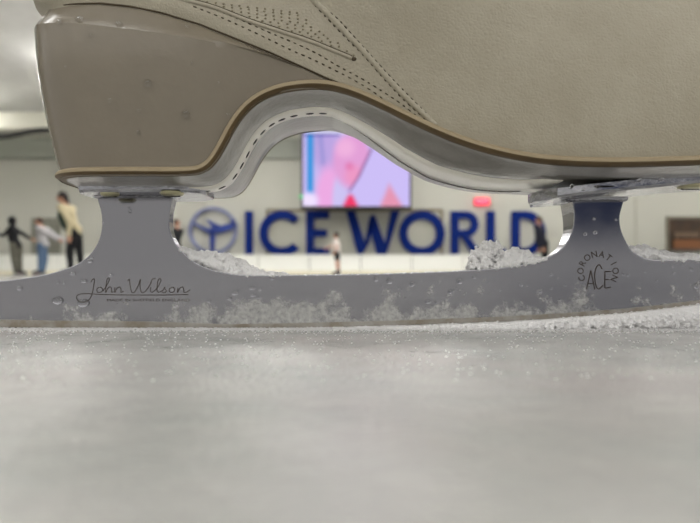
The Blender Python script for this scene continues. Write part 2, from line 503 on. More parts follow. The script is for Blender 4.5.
def pic(u, v):
    x, y = 65 + u * 567, 60 + v * 387          # coordinates across the picture
    c = (200, 186, 240)
    ell = lambda cx, cy, rx, ry: math.hypot((x - cx) / rx, (y - cy) / ry) - 1
    c = blend(c, (150, 140, 205), soft(ell(150, 130, 60, 90), .5) * .5)
    c = blend(c, (188, 165, 225), soft(ell(205, 180, 75, 110), .4))
    c = blend(c, (120, 130, 200), soft((abs(x - 158 - (y - 80) * .1) - 8) / 20, .8) * (y < 240) * .6)
    c = blend(c, (62, 150, 222), soft((abs(x - 104) - 17) / 10, .8) * soft((y - 380) / 30, .6))
    c = blend(c, (236, 170, 226), soft(ell(210, 400, 75, 160), .3))
    c = blend(c, (205, 195, 242), soft(ell(262, 420, 40, 140), .3))
    edge = 430 - max(0, (y - 150)) * .48 - max(0, y - 300) * .2
    c = blend(c, (206, 192, 248), soft((edge + 14 - x) / 14, .8) * (x > 300))
    c = blend(c, (226, 160, 214), soft(ell(325, 215, 100, 140), .2))
    c = blend(c, (244, 186, 226), soft(ell(290, 150, 50, 45), .6) * .7)
    c = blend(c, (240, 150, 190), soft(ell(335, 290, 45, 50), .6) * .7)
    c = blend(c, (222, 105, 160), soft(ell(312, 243, 20, 18), .8) * .6)
    c = blend(c, (204, 190, 246), sstep(x - edge, 0, 12) * (y < 440))
    c = blend(c, (96, 60, 120), soft((abs(x - edge - 2) - 4) / 12, .8) * (0.95 if 150 < y < 370 else 0))
    c = blend(c, (240, 60, 105), soft((abs(x - 318) - 8 - (y - 385) * .5) / 30, .5) * sstep(y, 375, 400))
    c = blend(c, (228, 150, 178), soft((abs(x - 535 + (447 - y) * .1) - (y - 335) * .52) / 60, .3) * (y > 320))
    c = blend(c, (240, 225, 255), soft(ell(95, 420, 50, 40), .5))
    c = blend(c, (60, 60, 150), soft((abs(y - 84) - 5) / 6, .8) * (.75 if x < 260 else 0))
    c = blend(c, (235, 235, 255), soft((y - 74) / 8, .8))
    return c
gv = [[bm.verts.new((a.x + .09 + (b.x - a.x - .18) * i / NU, ty, b.z - .11 - (b.z - a.z - .22) * j / NV)) for j in range(NV + 1)] for i in range(NU + 1)]
for i in range(NU):
    for j in range(NV):
        f = bm.faces.new((gv[i][j], gv[i][j + 1], gv[i + 1][j + 1], gv[i + 1][j]))
        for lp, (du, dw) in zip(f.loops, ((0, 0), (0, 1), (1, 1), (1, 0))):
            c = pic((i + du) / NU, (j + dw) / NV)
            lp[cl] = (c[0] / 255, c[1] / 255, c[2] / 255, 1)
m = bpy.data.materials.new('screen_picture'); m.use_nodes = True
n, l = m.node_tree.nodes, m.node_tree.links
n.remove(n['Principled BSDF'])
em = n.new('ShaderNodeEmission'); at_ = n.new('ShaderNodeVertexColor'); at_.layer_name = 'picture'
em.inputs[1].default_value = 1.0
l.new(at_.outputs[0], em.inputs[0]); l.new(em.outputs[0], n['Material Output'].inputs[0])
obj('display', bm, m, tv)
for sx in (.3, .7):
    bm = bmesh.new()
    x = a.x + (b.x - a.x) * sx
    tube(bm, [Vector((x, ty + .15, b.z)), Vector((x, ty + .15, 7.9))], .03, 8)
    obj('hanging_rod', bm, M['dark'], tv)
v = at(301, 196.5, ty - .1); bm = bmesh.new(); sphere(bm, v, .09, (1, .5, 1), 2); obj('indicator_light', bm, M['green'], tv)

# ---- exit sign, opening in the wall, grille
a, b = at(475, 205, WY - .2), at(489.5, 198, WY - .2)
ex = thing('exit_sign', 'small glowing red exit sign above the blue letter L', 'sign', ((a.x + b.x) / 2, WY - .1, a.z))
bm = bmesh.new(); box(bm, (a.x, WY - .25, a.z), (b.x, WY - .004, b.z)); obj('case', bm, M['exit'], ex, smooth=False)

def text_bm(s, size, ext, loc, rotz=0.0, xs=1.0, align='CENTER'):
    cu = bpy.data.curves.new('t', 'FONT'); cu.body = s; cu.size = size; cu.extrude = ext
    cu.align_x = align; cu.align_y = 'CENTER'; cu.resolution_u = 3
    o = bpy.data.objects.new('t', cu); C.objects.link(o)
    dg = bpy.context.evaluated_depsgraph_get()
    me = bpy.data.meshes.new_from_object(o.evaluated_get(dg))
    bpy.data.objects.remove(o); bpy.data.curves.remove(cu)
    b_ = bmesh.new(); b_.from_mesh(me); bpy.data.meshes.remove(me)
    Mx = Matrix.Translation(loc) @ Matrix.Rotation(math.pi / 2, 4, 'X') @ Matrix.Rotation(rotz, 4, 'Z') @ Matrix.Diagonal((xs, 1, 1, 1))
    bmesh.ops.transform(b_, matrix=Mx, verts=b_.verts)
    return b_
bm = text_bm('EXIT', 0.30, .01, ((a.x + b.x) / 2, WY - .27, (a.z + b.z) / 2))
obj('exit_lettering', bm, mat('exit_letters', srgb(255, 170, 190), .5, emit=srgb(255, 150, 175), estr=1.0), ex, smooth=False)

hy = WY - .02
a, b = at(668, 252, hy), at(742, 219, hy)
op = thing('serving_hatch', 'dark brown hatch in the far wall beyond the skate toe', 'hatch', ((a.x + b.x) / 2, hy, a.z))
bm = bmesh.new(); box(bm, (a.x, hy - .02, a.z), (b.x, hy + .015, b.z)); obj('recess', bm, mat('hatch_dark', srgb(52, 44, 36), .6, nscale=2, namt=.6, ncol=srgb(90, 62, 40)), op, smooth=False)
bm = bmesh.new()
for lo, hi in (((a.x - .1, b.z), (b.x + .1, b.z + .12)), ((a.x - .1, a.z), (a.x, b.z)), ((b.x, a.z), (b.x + .1, b.z))):
    box(bm, (lo[0], hy - .1, lo[1]), (hi[0], hy + .015, hi[1]))
obj('frame', bm, mat('hatch_frame', srgb(120, 114, 100), .6), op, smooth=False)
bm = bmesh.new(); box(bm, (a.x + .25, hy - .2, a.z + .15), (a.x + 1.6, hy - .02, a.z + .62)); obj('counter_front', bm, mat('hatch_brown', srgb(128, 84, 52), .6), op, smooth=False)
bm = bmesh.new(); box(bm, (a.x, hy - .3, a.z), (b.x, hy - .02, a.z + .12)); obj('counter_top', bm, mat('hatch_counter', srgb(92, 88, 82), .5), op, smooth=False)
bm = bmesh.new(); box(bm, (a.x + .3, hy - .12, a.z + .75), (a.x + 1.5, hy - .02, a.z + 1.0)); obj('shelf_board', bm, mat('hatch_shelf', srgb(110, 92, 74), .5), op, smooth=False)

a, b = at(31, 254, WY - .1), at(60, 218, WY - .1)
gr = thing('wall_grille', 'grey slatted ventilation grille low on the far wall behind the skaters', 'vent', ((a.x + b.x) / 2, WY - .05, a.z))
bm = bmesh.new(); box(bm, (a.x, WY - .08, a.z), (b.x, WY - .004, b.z)); obj('backing', bm, M['grille'], gr, smooth=False)
bm = bmesh.new()
for k in range(8):
    z = a.z + .08 + k * (b.z - a.z - .1) / 8
    box(bm, (a.x + .05, WY - .14, z), (b.x - .05, WY - .08, z + .1))
obj('slats', bm, mat('slat_grey', srgb(155, 154, 142), .5), gr, smooth=False)

# ---- cable / pipe under the ceiling on the left, ceiling lights
bm = bmesh.new()
yy = 25.5
tube(bm, catmull([at(-60, 141, yy), at(-20, 138, yy), at(10, 135.5, yy), at(30, 131.5, yy), at(50, 130, yy), at(80, 131, yy), at(160, 133, yy)], 6), .11, 10)
hp = obj('overhead_pipe', bm, M['black'], origin=at(50, 130, yy)); tag(hp, 'black sagging pipe crossing the upper left wall under the ceiling', 'pipe')
bm = bmesh.new(); a = at(-60, 128, 26.5); b = at(230, 112, 26.5)
box(bm, (a.x, 26.5, a.z), (b.x, 26.9, b.z))
du = obj('roof_beam', bm, mat('beam_white', srgb(232, 230, 214), .5), origin=(a.x, 26.7, a.z), smooth=False); tag(du, 'pale roof beam above the black pipe at upper left', 'beam')

lights = [(x, y) for y in (25.5, 21.5, 15.5, 8.5, 2.0, -3.6) for x in (-17.5, -9.6, -3.2, 3.2, 9.6, 17.5)]  # far rows added to light the wall, rear row for wet highlights
for i, (x, y) in enumerate(lights):
    if y < 16 and abs(x) > 9.8: continue
    if y < 16 and abs(x) > 9: x *= .72
    if y < 10 and abs(x) > 10.5: continue
    g = thing('ceiling_light', 'hanging ceiling light above the ice hidden behind the boot or beyond the frame', 'ceiling light', (x, y, 7.9), 'ceiling lights of the rink hall')
    bm = bmesh.new(); box(bm, (x - .95, y - .45, 7.26), (x + .95, y + .45, 7.30)); obj('diffuser', bm, M['lamp_far'] if y > 12 else M['lamp'], g, smooth=False)
    bm = bmesh.new(); tube(bm, [Vector((x, y, 7.30)), Vector((x, y, 7.9))], .02, 6); obj('hanging_rod', bm, M['housing'], g)

# ================================================================== THE SKATE
YB = 0.2            # front face of the blade
YC = 0.202          # centre plane
skate = thing('ice_skate', 'white leather figure skate with a steel blade standing on the ice', 'ice skate', (0, YC, 0))

# ---- plan and profile of the sole edge
path = [(120, 177), (150, 177), (180, 177), (197, 176), (206, 173.2), (213, 168.5), (219, 161.5), (224, 153.5), (229, 144.5), (236, 131.5),
        (244, 119.5), (254, 109), (266, 101), (282, 95), (300, 91.8), (318, 91), (335, 93), (355, 99), (380, 110), (414, 126.5),
        (449, 142), (483, 153.5), (518, 161.5), (553, 166), (610, 168), (700, 166), (780, 162), (850, 157)]
Wt = [(120, .024), (335, .024), (414, .0255), (483, .0275), (553, .029), (700, .0295), (850, .029)]
TH = [(120, .0012), (330, .0012), (380, .003), (414, .0045), (450, .005), (500, .0035), (560, .0012), (850, .0012)]
cpath = catmull([(p[0], p[1], 0) for p in path], 7)
# resample by arc length
res = [cpath[0]]
acc = 0
for p, q in zip(cpath, cpath[1:]):
    res.append(q)
st = []     # stations: X, w, z, th, px
for p in res:
    w = interp(p.x, Wt)
    yn = YC - w
    st.append([(p.x - CX) / F * yn, w, CZ + (HY - p.y) / F * yn, interp(p.x, TH), p.x])
x0, z0 = st[0][0], st[0][2]
XB = -0.0905
L = x0 - XB
cap = []
for i in range(18):
    al = math.pi / 2 * i / 18
    cap.append([x0 - L * math.cos(al) ** (2 / 3.4), .024 * max(math.sin(al), 0) ** (2 / 3.4), z0, .0012, -1])
cap[0][1] = 0.0
xe, we, ze = st[-1][0], st[-1][1], st[-1][2]
tl = .038
toe = []
for i in range(1, 17):
    al = math.pi / 2 * i / 16
    toe.append([xe + tl * math.sin(al), we * max(math.cos(al), 0) ** (2 / 2.3), ze + .004 * (i / 16) ** 2, .003, 900 + i])
toe[-1][1] = 0.0
ST = cap + st + toe
NS = len(ST)
# plan outward direction and path normal for each station
OUT, NRM = [], []
for i in range(NS):
    a = ST[max(i - 1, 0)]; b = ST[min(i + 1, NS - 1)]
    if i == 0: o2 = Vector((-1, 0))
    elif i == NS - 1: o2 = Vector((1, 0))
    else:
        t = Vector((b[0] - a[0], b[1] - a[1])); o2 = Vector((-t.y, t.x)).normalized()
    OUT.append(o2)
    t2 = Vector((b[0] - a[0], b[2] - a[2])).normalized()
    if ST[i][4] < 0: t2 = Vector((1, 0))
    NRM.append(Vector((-t2.y, t2.x)))
def bez(p0, p1, p2, p3, t):
    s = 1 - t
    return p0 * s ** 3 + p1 * 3 * s * s * t + p2 * 3 * s * t * t + p3 * t ** 3
XF = 0.03   # where forefoot starts
BZ = []
for i in range(NS):
    X, w, z, th, px = ST[i]
    o2 = OUT[i]
    fz = sstep(X, 0.02, 0.15)
    back = max(0, -o2.x)
    k = .115 + .10 * back
    e = .0006
    p0 = Vector((X - o2.x * e, w - o2.y * e, z))
    h1 = .048 * (1 - fz) + .030 * fz
    kk = k * (1 - fz) + .22 * fz
    p1 = Vector((X + o2.x * kk * h1, w + o2.y * kk * h1, z + h1))
    # shaft ring
    u = i / (NS - 1)
    ang = math.pi * (1 - sstep(X, -.11, .175) * .999) if 0 < i < NS - 1 else (math.pi if i == 0 else 0)
    p3 = Vector((-.050 + .046 * math.cos(ang), .036 * math.sin(ang), .215))
    q = Vector((X * .62 + .02, w * .72, 0.122)) if X > 0 else Vector((X, w, .14))
    side = Vector((p3.x * .55 + X * .45, max(p3.y, w) * 1.0 + (.003 if 0 < i < NS - 1 else 0), .14))
    if i == 0: side.y = 0
    p2 = side * (1 - fz) + Vector((X * .45 - .0, w * .75, .128)) * fz
    BZ.append((p0, p1, p2, p3))
def U(i, z):
    lo, hi = 0.0, 1.0
    for _ in range(22):
        m_ = (lo + hi) / 2
        if bez(*BZ[i], m_).z < z: lo = m_
        else: hi = m_
    return bez(*BZ[i], lo)

def sides(fn, rng, levels):
    """grid both sides: fn(i, j) -> (X, w, z)"""
    bm = bmesh.new()
    near = {}; far = {}
    for i in rng:
        for j in range(levels):
            X, w, z = fn(i, j)
            near[i, j] = bm.verts.new((X, YC - w, z))
            far[i, j] = near[i, j] if w < 1e-6 else bm.verts.new((X, YC + w, z))
    r = list(rng)
    for a, b in zip(r, r[1:]):
        for j in range(levels - 1):
            for D, flip in ((near, False), (far, True)):
                q = [D[a, j], D[b, j], D[b, j + 1], D[a, j + 1]]
                q = [v for n_, v in enumerate(q) if v not in q[:n_]]
                if len(q) > 2:
                    if flip: q = q[::-1]
                    try: bm.faces.new(q)
                    except ValueError: pass
    return bm
# collar and lining at the top of the boot
bm = bmesh.new()
ring = [bez(*BZ[i], 1.0) for i in range(NS)]
loop = [Vector((p.x, YC - p.y, p.z)) for p in ring] + [Vector((p.x, YC + p.y, p.z)) for p in ring[-2:0:-1]]
tube(bm, loop + [loop[0]], .004, 8, cap=False)
obj('collar', bm, M['mesh_leather'], skate)
bm = bmesh.new()
cv = [bm.verts.new(p + Vector((0, 0, -.03))) for p in loop]
bm.faces.new(cv)
obj('lining', bm, M['slot'], skate)

cam0 = Vector((0, 0, CZ))
def hit(px, py, bvh):
    d = (at(px, py, 1.0) - cam0).normalized()
    loc, nrm, idx, dist = bvh.ray_cast(cam0, d)
    if loc is None: return None, None
    if nrm.dot(d) > 0: nrm = -nrm
    return loc, nrm

# ---- heel block with its chamfered top band
ledge = [(-20, 26), (36, 32), (48, 28), (80, 28.5), (120, 33), (160, 38), (200, 44.5), (240, 52), (270, 60), (300, 71), (325, 81), (345, 88)]
topc = [(-20, 14), (36, 15), (48, 9), (70, 6), (100, 5), (130, 8), (160, 14), (200, 26), (240, 42), (270, 54), (300, 67.5), (325, 79), (345, 87)]
def curve_z(i, tab):
    """height at which station i crosses a picture curve"""
    z = .09
    for _ in range(14):
        p = U(i, z); Y = YC - p.y
        px = CX + p.x / Y * F
        if ST[i][4] < 0 and OUT[i].x < -.75: px = max(px, 44)
        zt = CZ + (HY - interp(px, tab)) / F * Y
        z = z + (zt - z) * .7
    return z
hi_end = max(i for i in range(NS) if ST[i][4] < 338)
HZ = []
bk = [i for i in range(18) if OUT[i].x < -.75]
for i in range(hi_end + 1):
    HZ.append((curve_z(i, ledge), curve_z(i, topc)))
# flatten the ledge right round the back
ref = HZ[len(bk)]
for i in bk: HZ[i] = ref
NLV = 76
def upper_pt(i, j):
    p = bez(*BZ[i], (j / (NLV - 1)) ** 1.2)
    if i <= hi_end and ST[i][4] < 335:
        o = OUT[i]; zt = HZ[i][1]; tp = 1 - sstep(ST[i][4], 200, 330)
        g_ = (.0012 + .0034 * max(0, -o.x)) * tp * sstep(p.z, zt - .0006, zt + .0035)
        p = p + Vector((o.x * g_, (o.y * g_ if p.y > 1e-6 else 0), 0))
    return tuple(p)
bm = sides(upper_pt, range(NS), NLV)
bmesh.ops.remove_doubles(bm, verts=bm.verts, dist=1e-6)
bmesh.ops.recalc_face_normals(bm, faces=bm.faces)
BV = BVHTree.FromBMesh(bm)
boot = obj('boot_upper', bm, M['leather'], skate)
NH = 26
def heel_pt(i, j):
    X, w, z, th, px = ST[i]; o = OUT[i]
    zl, zt = HZ[i]
    zl = max(zl, z + .0012); zt = max(zt, zl + .0004)
    taper = 1 - sstep(px, 285, 338)
    e = .0038 * taper + .0003
    if j < NH - 6:
        zz = z + (zl - z) * j / (NH - 7); p = U(i, zz); ee = min(e, .0024 + (zz - z) * .05)
        if z + .0005 > zz: p = Vector((X, w, zz))
    else:
        k = (j - (NH - 7)) / 6
        zz = zl + (zt - zl) * k; p = U(i, zz); ee = e * (1 - k ** 1.0) + .00015
    if w < 1e-6: return (p.x + o.x * ee, 0.0, p.z)
    return (p.x + o.x * ee, p.y + o.y * ee, p.z)
bm = sides(heel_pt, range(hi_end + 1), NH)
bmesh.ops.remove_doubles(bm, verts=bm.verts, dist=1e-6)
bmesh.ops.recalc_face_normals(bm, faces=bm.faces)
HV = BVHTree.FromBMesh(bm)
heel = obj('heel', bm, M['heel'], skate)
sharp(heel, .3)
heel['label'] = 'shiny taupe lacquered heel wet with drops'

# ---- welt
bm = bmesh.new()
prof = [(-.003, .0001), (.0010, .0001), (.0030, .0005), (.0037, .0011), (.0037, .0017), (.0033, .0023), (.0022, .0027), (.0008, .0028), (-.003, .0028)]
def welt_pt(i, j):
    X, w, z, th, px = ST[i]; o, nn = OUT[i], NRM[i]
    a_, b_ = prof[j]
    return (X + o.x * a_ + nn.x * b_, max(w + o.y * a_, 0) if w > 1e-6 else 0.0, z + nn.y * b_)
bm.free()
FULL = prof
for nm, sl, mm, lb in (('welt', FULL[:4], M['welt'], 'brown edge layer between boot and sole'), ('welt_cord', FULL[3:], M['cord'], 'tan upper layer of the sole edge')):
    prof = sl
    bm = sides(welt_pt, range(NS), len(prof))
    bmesh.ops.recalc_face_normals(bm, faces=bm.faces)
    obj(nm, bm, mm, skate)['label'] = lb

# ---- outsole: strip across at every station
def across(i, n=22):
    X, w, z, th, px = ST[i]; nn = NRM[i]
    out = []
    for j in range(n + 1):
        y = -w + 2 * w * j / n if w > 1e-6 else (j / n - .5) * 1e-4
        c = j / n
        y = -w * math.cos(math.pi * c)
        d = th * sstep((w - abs(y)) / .011, 0, 1)
        out.append(Vector((X - nn.x * d, YC + y * (1 + .0010 / max(w, .001)), z - nn.y * d)))
    return out
bm = bmesh.new()
rows = [[bm.verts.new(p) for p in across(i)] for i in range(1, NS - 1)]
for a, b in zip(rows, rows[1:]):
    for j in range(len(a) - 1): bm.faces.new((a[j], a[j + 1], b[j + 1], b[j]))
bm.faces.new(rows[0]); bm.faces.new(rows[-1][::-1])
bmesh.ops.recalc_face_normals(bm, faces=bm.faces)
SV = BVHTree.FromBMesh(bm)
obj('outsole', bm, M['sole'], skate)['label'] = 'grey wet glossy outsole'

# ---- strip whitened as if lit, down the middle of the waist, with its row of dark stitch slots
S0 = [(180, -.012), (225, -.0105), (330, -.0115), (400, -.015), (450, -.015), (520, -.014), (600, -.014)]
S1 = [(180, .000), (225, -.001), (330, -.0012), (400, .0035), (450, .007), (520, .010), (600, .012)]
bm = bmesh.new(); rows = []
for i in range(NS):
    X, w, z, th, px = ST[i]
    if not (168 < px < 590): continue
    nn = NRM[i]; y0, y1 = interp(px, S0), interp(px, S1)
    d = th + .0003; r = []
    for (y, dd) in ((y0, d - .0006), (y0 + .0003, d), (y0 * .66 + y1 * .34, d + .0002), (y0 * .34 + y1 * .66, d + .0002), (y1 - .0003, d), (y1, d - .0006)):
        r.append(bm.verts.new((X - nn.x * dd, YC + y, z - nn.y * dd)))
    rows.append(r)
for a, b in zip(rows, rows[1:]):
    for j in range(5): bm.faces.new((a[j], a[j + 1], b[j + 1], b[j]))
bmesh.ops.recalc_face_normals(bm, faces=bm.faces)
STV = BVHTree.FromBMesh(bm)
strip = obj('sole_strip', bm, M['strip'], skate)
strip['label'] = 'strip along the underside of the waist, whitened as if lit'

def mark(px, py, bvh, length, width, ang, height, m, parent, name):
    """small flat oval stitch lying on a surface; ang in the picture plane"""
    loc, nr = hit(px, py, bvh)
    if loc is None: return None
    d = Vector((math.cos(ang), 0, math.sin(ang)))
    d = (d - nr * d.dot(nr)).normalized(); s = nr.cross(d)
    bm = bmesh.new()
    sphere(bm, Vector((0, 0, 0)), 1, sub=2)
    Mx = Matrix.Translation(loc) @ Matrix((d * length, s * width, nr * height)).transposed().to_4x4()
    bmesh.ops.transform(bm, matrix=Mx, verts=bm.verts)
    return obj(name, bm, m, parent)
def station(px):
    return min(range(NS), key=lambda i: abs(ST[i][4] - px))
for px in (192, 206, 218, 225.5, 232, 240, 249, 260, 273, 288, 304, 320):
    i = station(px); X, w, z, th, _ = ST[i]; nn = NRM[i]; tt = Vector((nn.y, 0, -nn.x))
    yy_ = interp(px, S0) * .42 + interp(px, S1) * .58
    d = th + .00052
    bm = bmesh.new(); sphere(bm, Vector((0, 0, 0)), 1, sub=2)
    Mx = Matrix.Translation((X - nn.x * d, YC + yy_, z - nn.y * d)) @ Matrix((tt * .0014, Vector((0, 1, 0)) * .00095, Vector((nn.x, 0, nn.y)) * .00014)).transposed().to_4x4()
    bmesh.ops.transform(bm, matrix=Mx, verts=bm.verts)
    obj('stitch_hole', bm, M['slot'], strip)
bm = bmesh.new()
P = []
for i in range(NS):
    X, w, z, th, px = ST[i]
    if 345 < px < 560:
        P.append(Vector((X - NRM[i].x * (th + .0002), YC + interp(px, S1) + .0002, z - NRM[i].y * (th + .0002))))
tube(bm, P, [.0001 + .00025 * sstep(k, 0, 20) for k in range(len(P))], 6)
obj('seam_gap', bm, M['slot'], strip)

# ---- seams and stitches on the upper
def pxline(pts, k=8): return [(p.x, p.y) for p in catmull([(a, b, 0) for a, b in pts], k)]
def along(pts, step):
    """evenly spaced points with angle"""
    out = []; d = 0
    for (x0_, y0_), (x1_, y1_) in zip(pts, pts[1:]):
        L_ = math.hypot(x1_ - x0_, y1_ - y0_)
        while d < L_:
            t = d / L_; out.append((x0_ + (x1_ - x0_) * t, y0_ + (y1_ - y0_) * t, math.atan2(-(y1_ - y0_), x1_ - x0_))); d += step
        d -= L_
    return out
rowA = [(296, -24), (308, -9), (322, 6), (338, 19), (349, 31), (367, 51), (386, 72), (407, 94), (425, 112), (438, 126)]
rowB = [(288, -24), (300, -11), (314, 4), (324, 15), (346, 38), (364, 56), (384, 79), (404, 100), (424, 118), (433, 126)]
rowC = [(130, -14), (160, -5), (190, 1), (227, 14), (266, 31), (291, 41.5), (316, 53), (338, 66), (364, 80), (385, 93), (400, 103), (418, 117)]
rowD = [(195, 7), (225, 19), (262, 36), (291, 50), (316, 61), (350, 78), (372, 91), (388, 103)]
lineB = [(150, -14), (180, -2), (213, 7), (247, 20), (280, 31), (310, 41), (335, 51), (352, 58)]
def ridge(pts, r, hgt, m, name):
    bm = bmesh.new(); P = []
    for x, y in pts:
        loc, nr = hit(x, y, BV)
        if loc is not None: P.append(loc + nr * hgt)
    if len(P) > 1: tube(bm, P, r, 8)
    return obj(name, bm, m, boot)
# raised seam between the two right rows, rolled edge along the padded panel
mid = [((a[0] + b[0]) / 2, (a[1] + b[1]) / 2) for a, b in zip(pxline(rowA), pxline(rowB))]
ridge(mid, .0011, -.0006, M['leather'], 'raised_seam')
ridge(pxline(lineB), .0008, -.0003, M['leather'], 'panel_edge')
ridge([(x, y - 1.8) for x, y in pxline(lineB)], .0003, .00005, M['thread'], 'edge_dark_line')  # thin dark line drawn just above the panel edge
ridge([(x + 1.2, y + .9) for x, y in pxline([(a, b) for a, b in topc[1:-2]])], .0006, .00005, M['thread'], 'heel_crease') if False else None
def stitches(pts, step, name):
    bmj = bmesh.new()
    for x, y, an in along(pxline(pts), step):
        loc, nr = hit(x, y, BV)
        if loc is None: continue
        lo2, _ = hit(x, y, HV)
        if lo2 is not None and lo2.length < loc.length: continue
        d = Vector((math.cos(an), 0, math.sin(an))); d = (d - nr * d.dot(nr)).normalized(); s = nr.cross(d)
        vs_ = sphere(bmj, Vector((0, 0, 0)), 1, sub=1)
        ln = random.uniform(.0005, .0008)
        Mx = Matrix.Translation(loc) @ Matrix((d * ln, s * random.uniform(.0002, .0003), nr * .00015)).transposed().to_4x4()
        [setattr(v, 'co', Mx @ v.co) for v in vs_]
    return obj(name, bmj, M['thread'], boot)
random.seed(4)
stitches(rowA, 6.5, 'stitching'); stitches(rowB, 6.8, 'stitching'); stitches(rowC, 7.0, 'stitching'); stitches(rowD, 7.4, 'stitching')
# perforated padded panel: fine quilting dots inside the wedge
bmj = bmesh.new()
LB = pxline(lineB); RB = pxline(rowB)
for gy in range(-4, 60):
    y = gy * 1.0
    if gy % 5: continue
    xl = max([p[0] for p in LB if p[1] <= y] or [175]) + 7
    xr = min([p[0] for p in RB if p[1] >= y] or [350]) - 10
    x = xl + (4 if (gy // 5) % 2 else 0)
    while x < min(xr, 356):
        loc, nr = hit(x + random.uniform(-.6, .6), y + (x - xl) * .12, BV)
        if loc is not None:
            vs_ = sphere(bmj, Vector((0, 0, 0)), 1, sub=1)
            d = Vector((1, 0, 0)); d = (d - nr * d.dot(nr)).normalized(); s = nr.cross(d)
            Mx = Matrix.Translation(loc) @ Matrix((d * .00042, s * .00036, nr * .00010)).transposed().to_4x4()
            [setattr(v, 'co', Mx @ v.co) for v in vs_]
        x += 8.2
obj('perforations', bmj, mat('perforation', srgb(122, 114, 94), .8), boot)
mark(354, 59, BV, .0008, .0006, 0, .0002, M['thread'], boot, 'stitch_end')
bm = bmesh.new(); P = []
for i in range(hi_end + 1):
    X, Yw, Zz = heel_pt(i, NH - 1)
    P.append(Vector((X + OUT[i].x * .0001, YC - Yw - OUT[i].y * .0001, Zz + .0004)))
for i in range(hi_end, -1, -1): pass
tube(bm, P, .0003, 6)  # dark line laid in for the shadow above the heel band
obj('heel_top_shade', bm, M['thread'], heel)

# ---- blade
outl = [(95.5, 193), (98.5, 203), (101, 212), (102, 224), (100, 236), (95.5, 246.5), (88, 256), (78, 263.5), (63, 269.6), (43, 275), (20, 278.6), (0, 281), (-22, 283), (-30, 288), (-31, 300), (-27, 317), (-18, 324.5),
        (0, 327), (60, 328.2), (150, 329), (230, 328.8), (300, 327.7), (400, 325), (500, 321.3), (560, 318), (620, 313.5), (660, 309.5), (700, 304.5), (740, 298), (768, 292),
        (772, 285), (779, 288), (781, 281), (788, 283), (789, 275), (796, 276), (793, 262), (775, 254), (740, 257), (700, 258.8), (665, 260), (650, 259.3), (640, 255.8), (631, 249), (625, 239), (620.8, 228), (620, 215), (624.5, 199),
        (572, 199), (574, 212), (573.5, 225), (570, 236), (563, 247), (552, 255), (537, 261.5), (520, 265), (500, 267.8), (460, 270.8), (420, 272.5), (360, 274.3), (300, 275), (255, 275.3), (235, 274.3), (215, 270.5), (200, 265), (190, 258.5), (181, 250), (174, 241), (170, 230), (169, 218), (171, 206), (174, 193)]
rnd = []
for k, p in enumerate(outl): rnd.append(p)
pp = [(at(x, y, YB).x, max(at(x, y, YB).z, 0.0001)) for x, y in rnd]
# smooth the curves but keep the corners
def refine(pts):
    out = []
    n_ = len(pts)
    for i in range(n_):
        p0, p1, p2, p3 = [Vector((*pts[(i + k) % n_], 0)) for k in (-1, 0, 1, 2)]
        out.append(pts[i])
        a1 = (p1 - p0).angle(p2 - p1, 0); a2 = (p2 - p1).angle(p3 - p2, 0)
        if a1 < .7 and a2 < .7 and (p2 - p1).length > .0015:
            for t in (1 / 3, 2 / 3):
                q = 0.5 * ((2 * p1) + (p2 - p0) * t + (2 * p0 - 5 * p1 + 4 * p2 - p3) * t * t + (3 * p1 - p0 - 3 * p2 + p3) * t ** 3)
                out.append((q.x, q.y))
    return out
pp = refine(pp)
bm = bmesh.new()
fa, ba, f1, f2 = prism(bm, pp, YB, YB + .004)
for v in ba:
    if v.co.x > .03: v.co.y += .0075 * sstep(v.co.z, .020, .042)
    else: v.co.y += .0008 * sstep(v.co.z, .022, .042)
bmesh.ops.recalc_face_normals(bm, faces=bm.faces)
ed = [e for e in f1.edges]
bmesh.ops.bevel(bm, geom=ed, offset=.00028, segments=2, affect='EDGES', profile=.6)
bmesh.ops.triangulate(bm, faces=[f for f in bm.faces if len(f.verts) > 4])
blade = obj('blade', bm, M['blade'], skate, smooth=False)
# ground lower edge of the runner
bot = [p for p in outl if p[1] > 290 and p[0] < 770 and p[0] > -28]
bot.sort()
bm = bmesh.new()
b_ = [at(x, y, YB) for x, y in bot]
hgt = lambda x: 7.5 if x < 200 else 4.6
up_ = [at(x, y - hgt(x), YB) for x, y in bot]
poly = [(p.x, max(p.z, .0001)) for p in b_] + [(p.x, p.z) for p in up_[::-1]]
prism(bm, poly, YB - .00012, YB + .001)
bmesh.ops.recalc_face_normals(bm, faces=bm.faces)
be = obj('ground_edge', bm, M['edge'], blade, smooth=False); be['label'] = 'brownish sharpened lower edge of the blade'

# ---- mounting plates
def plate(name, xs, zs, hw_near, hw_far, th, bev=.0008):
    """plate following x stations with bottom heights zs"""
    bm = bmesh.new(); rows = []
    for x, z, a, b in zip(xs, zs, hw_near, hw_far):
        r = []
        for (y, dz) in ((-a, bev), (-a + bev, 0), (b - bev, 0), (b, bev), (b, th - bev * .5), (b - bev, th), (-a + bev, th), (-a, th - bev * .5)):
            r.append(bm.verts.new((x, YC + y, z + dz)))
        rows.append(r)
    for p, q in zip(rows, rows[1:]):
        for j in range(8): bm.faces.new((p[j], p[(j + 1) % 8], q[(j + 1) % 8], q[j]))
    bm.faces.new(rows[0][::-1]); bm.faces.new(rows[-1])
    bmesh.ops.recalc_face_normals(bm, faces=bm.faces)
    o = obj(name, bm, M['chrome'], skate); sharp(o, .5); return o
zr = at(0, 196.5, YB).z
xs = [-.0885, -.0872, -.084, -.060, -.0525, -.0490, -.0478]
pl1 = plate('heel_plate', xs, [zr] * 7, [.009, .012, .0135, .0135, .0125, .009, .006], [.009, .012, .0135, .0135, .0125, .009, .006], at(0, 177.2, YC - .024).z - zr - .0002)
x1, x2 = at(575, 0, .185).x, at(700, 0, .185).x
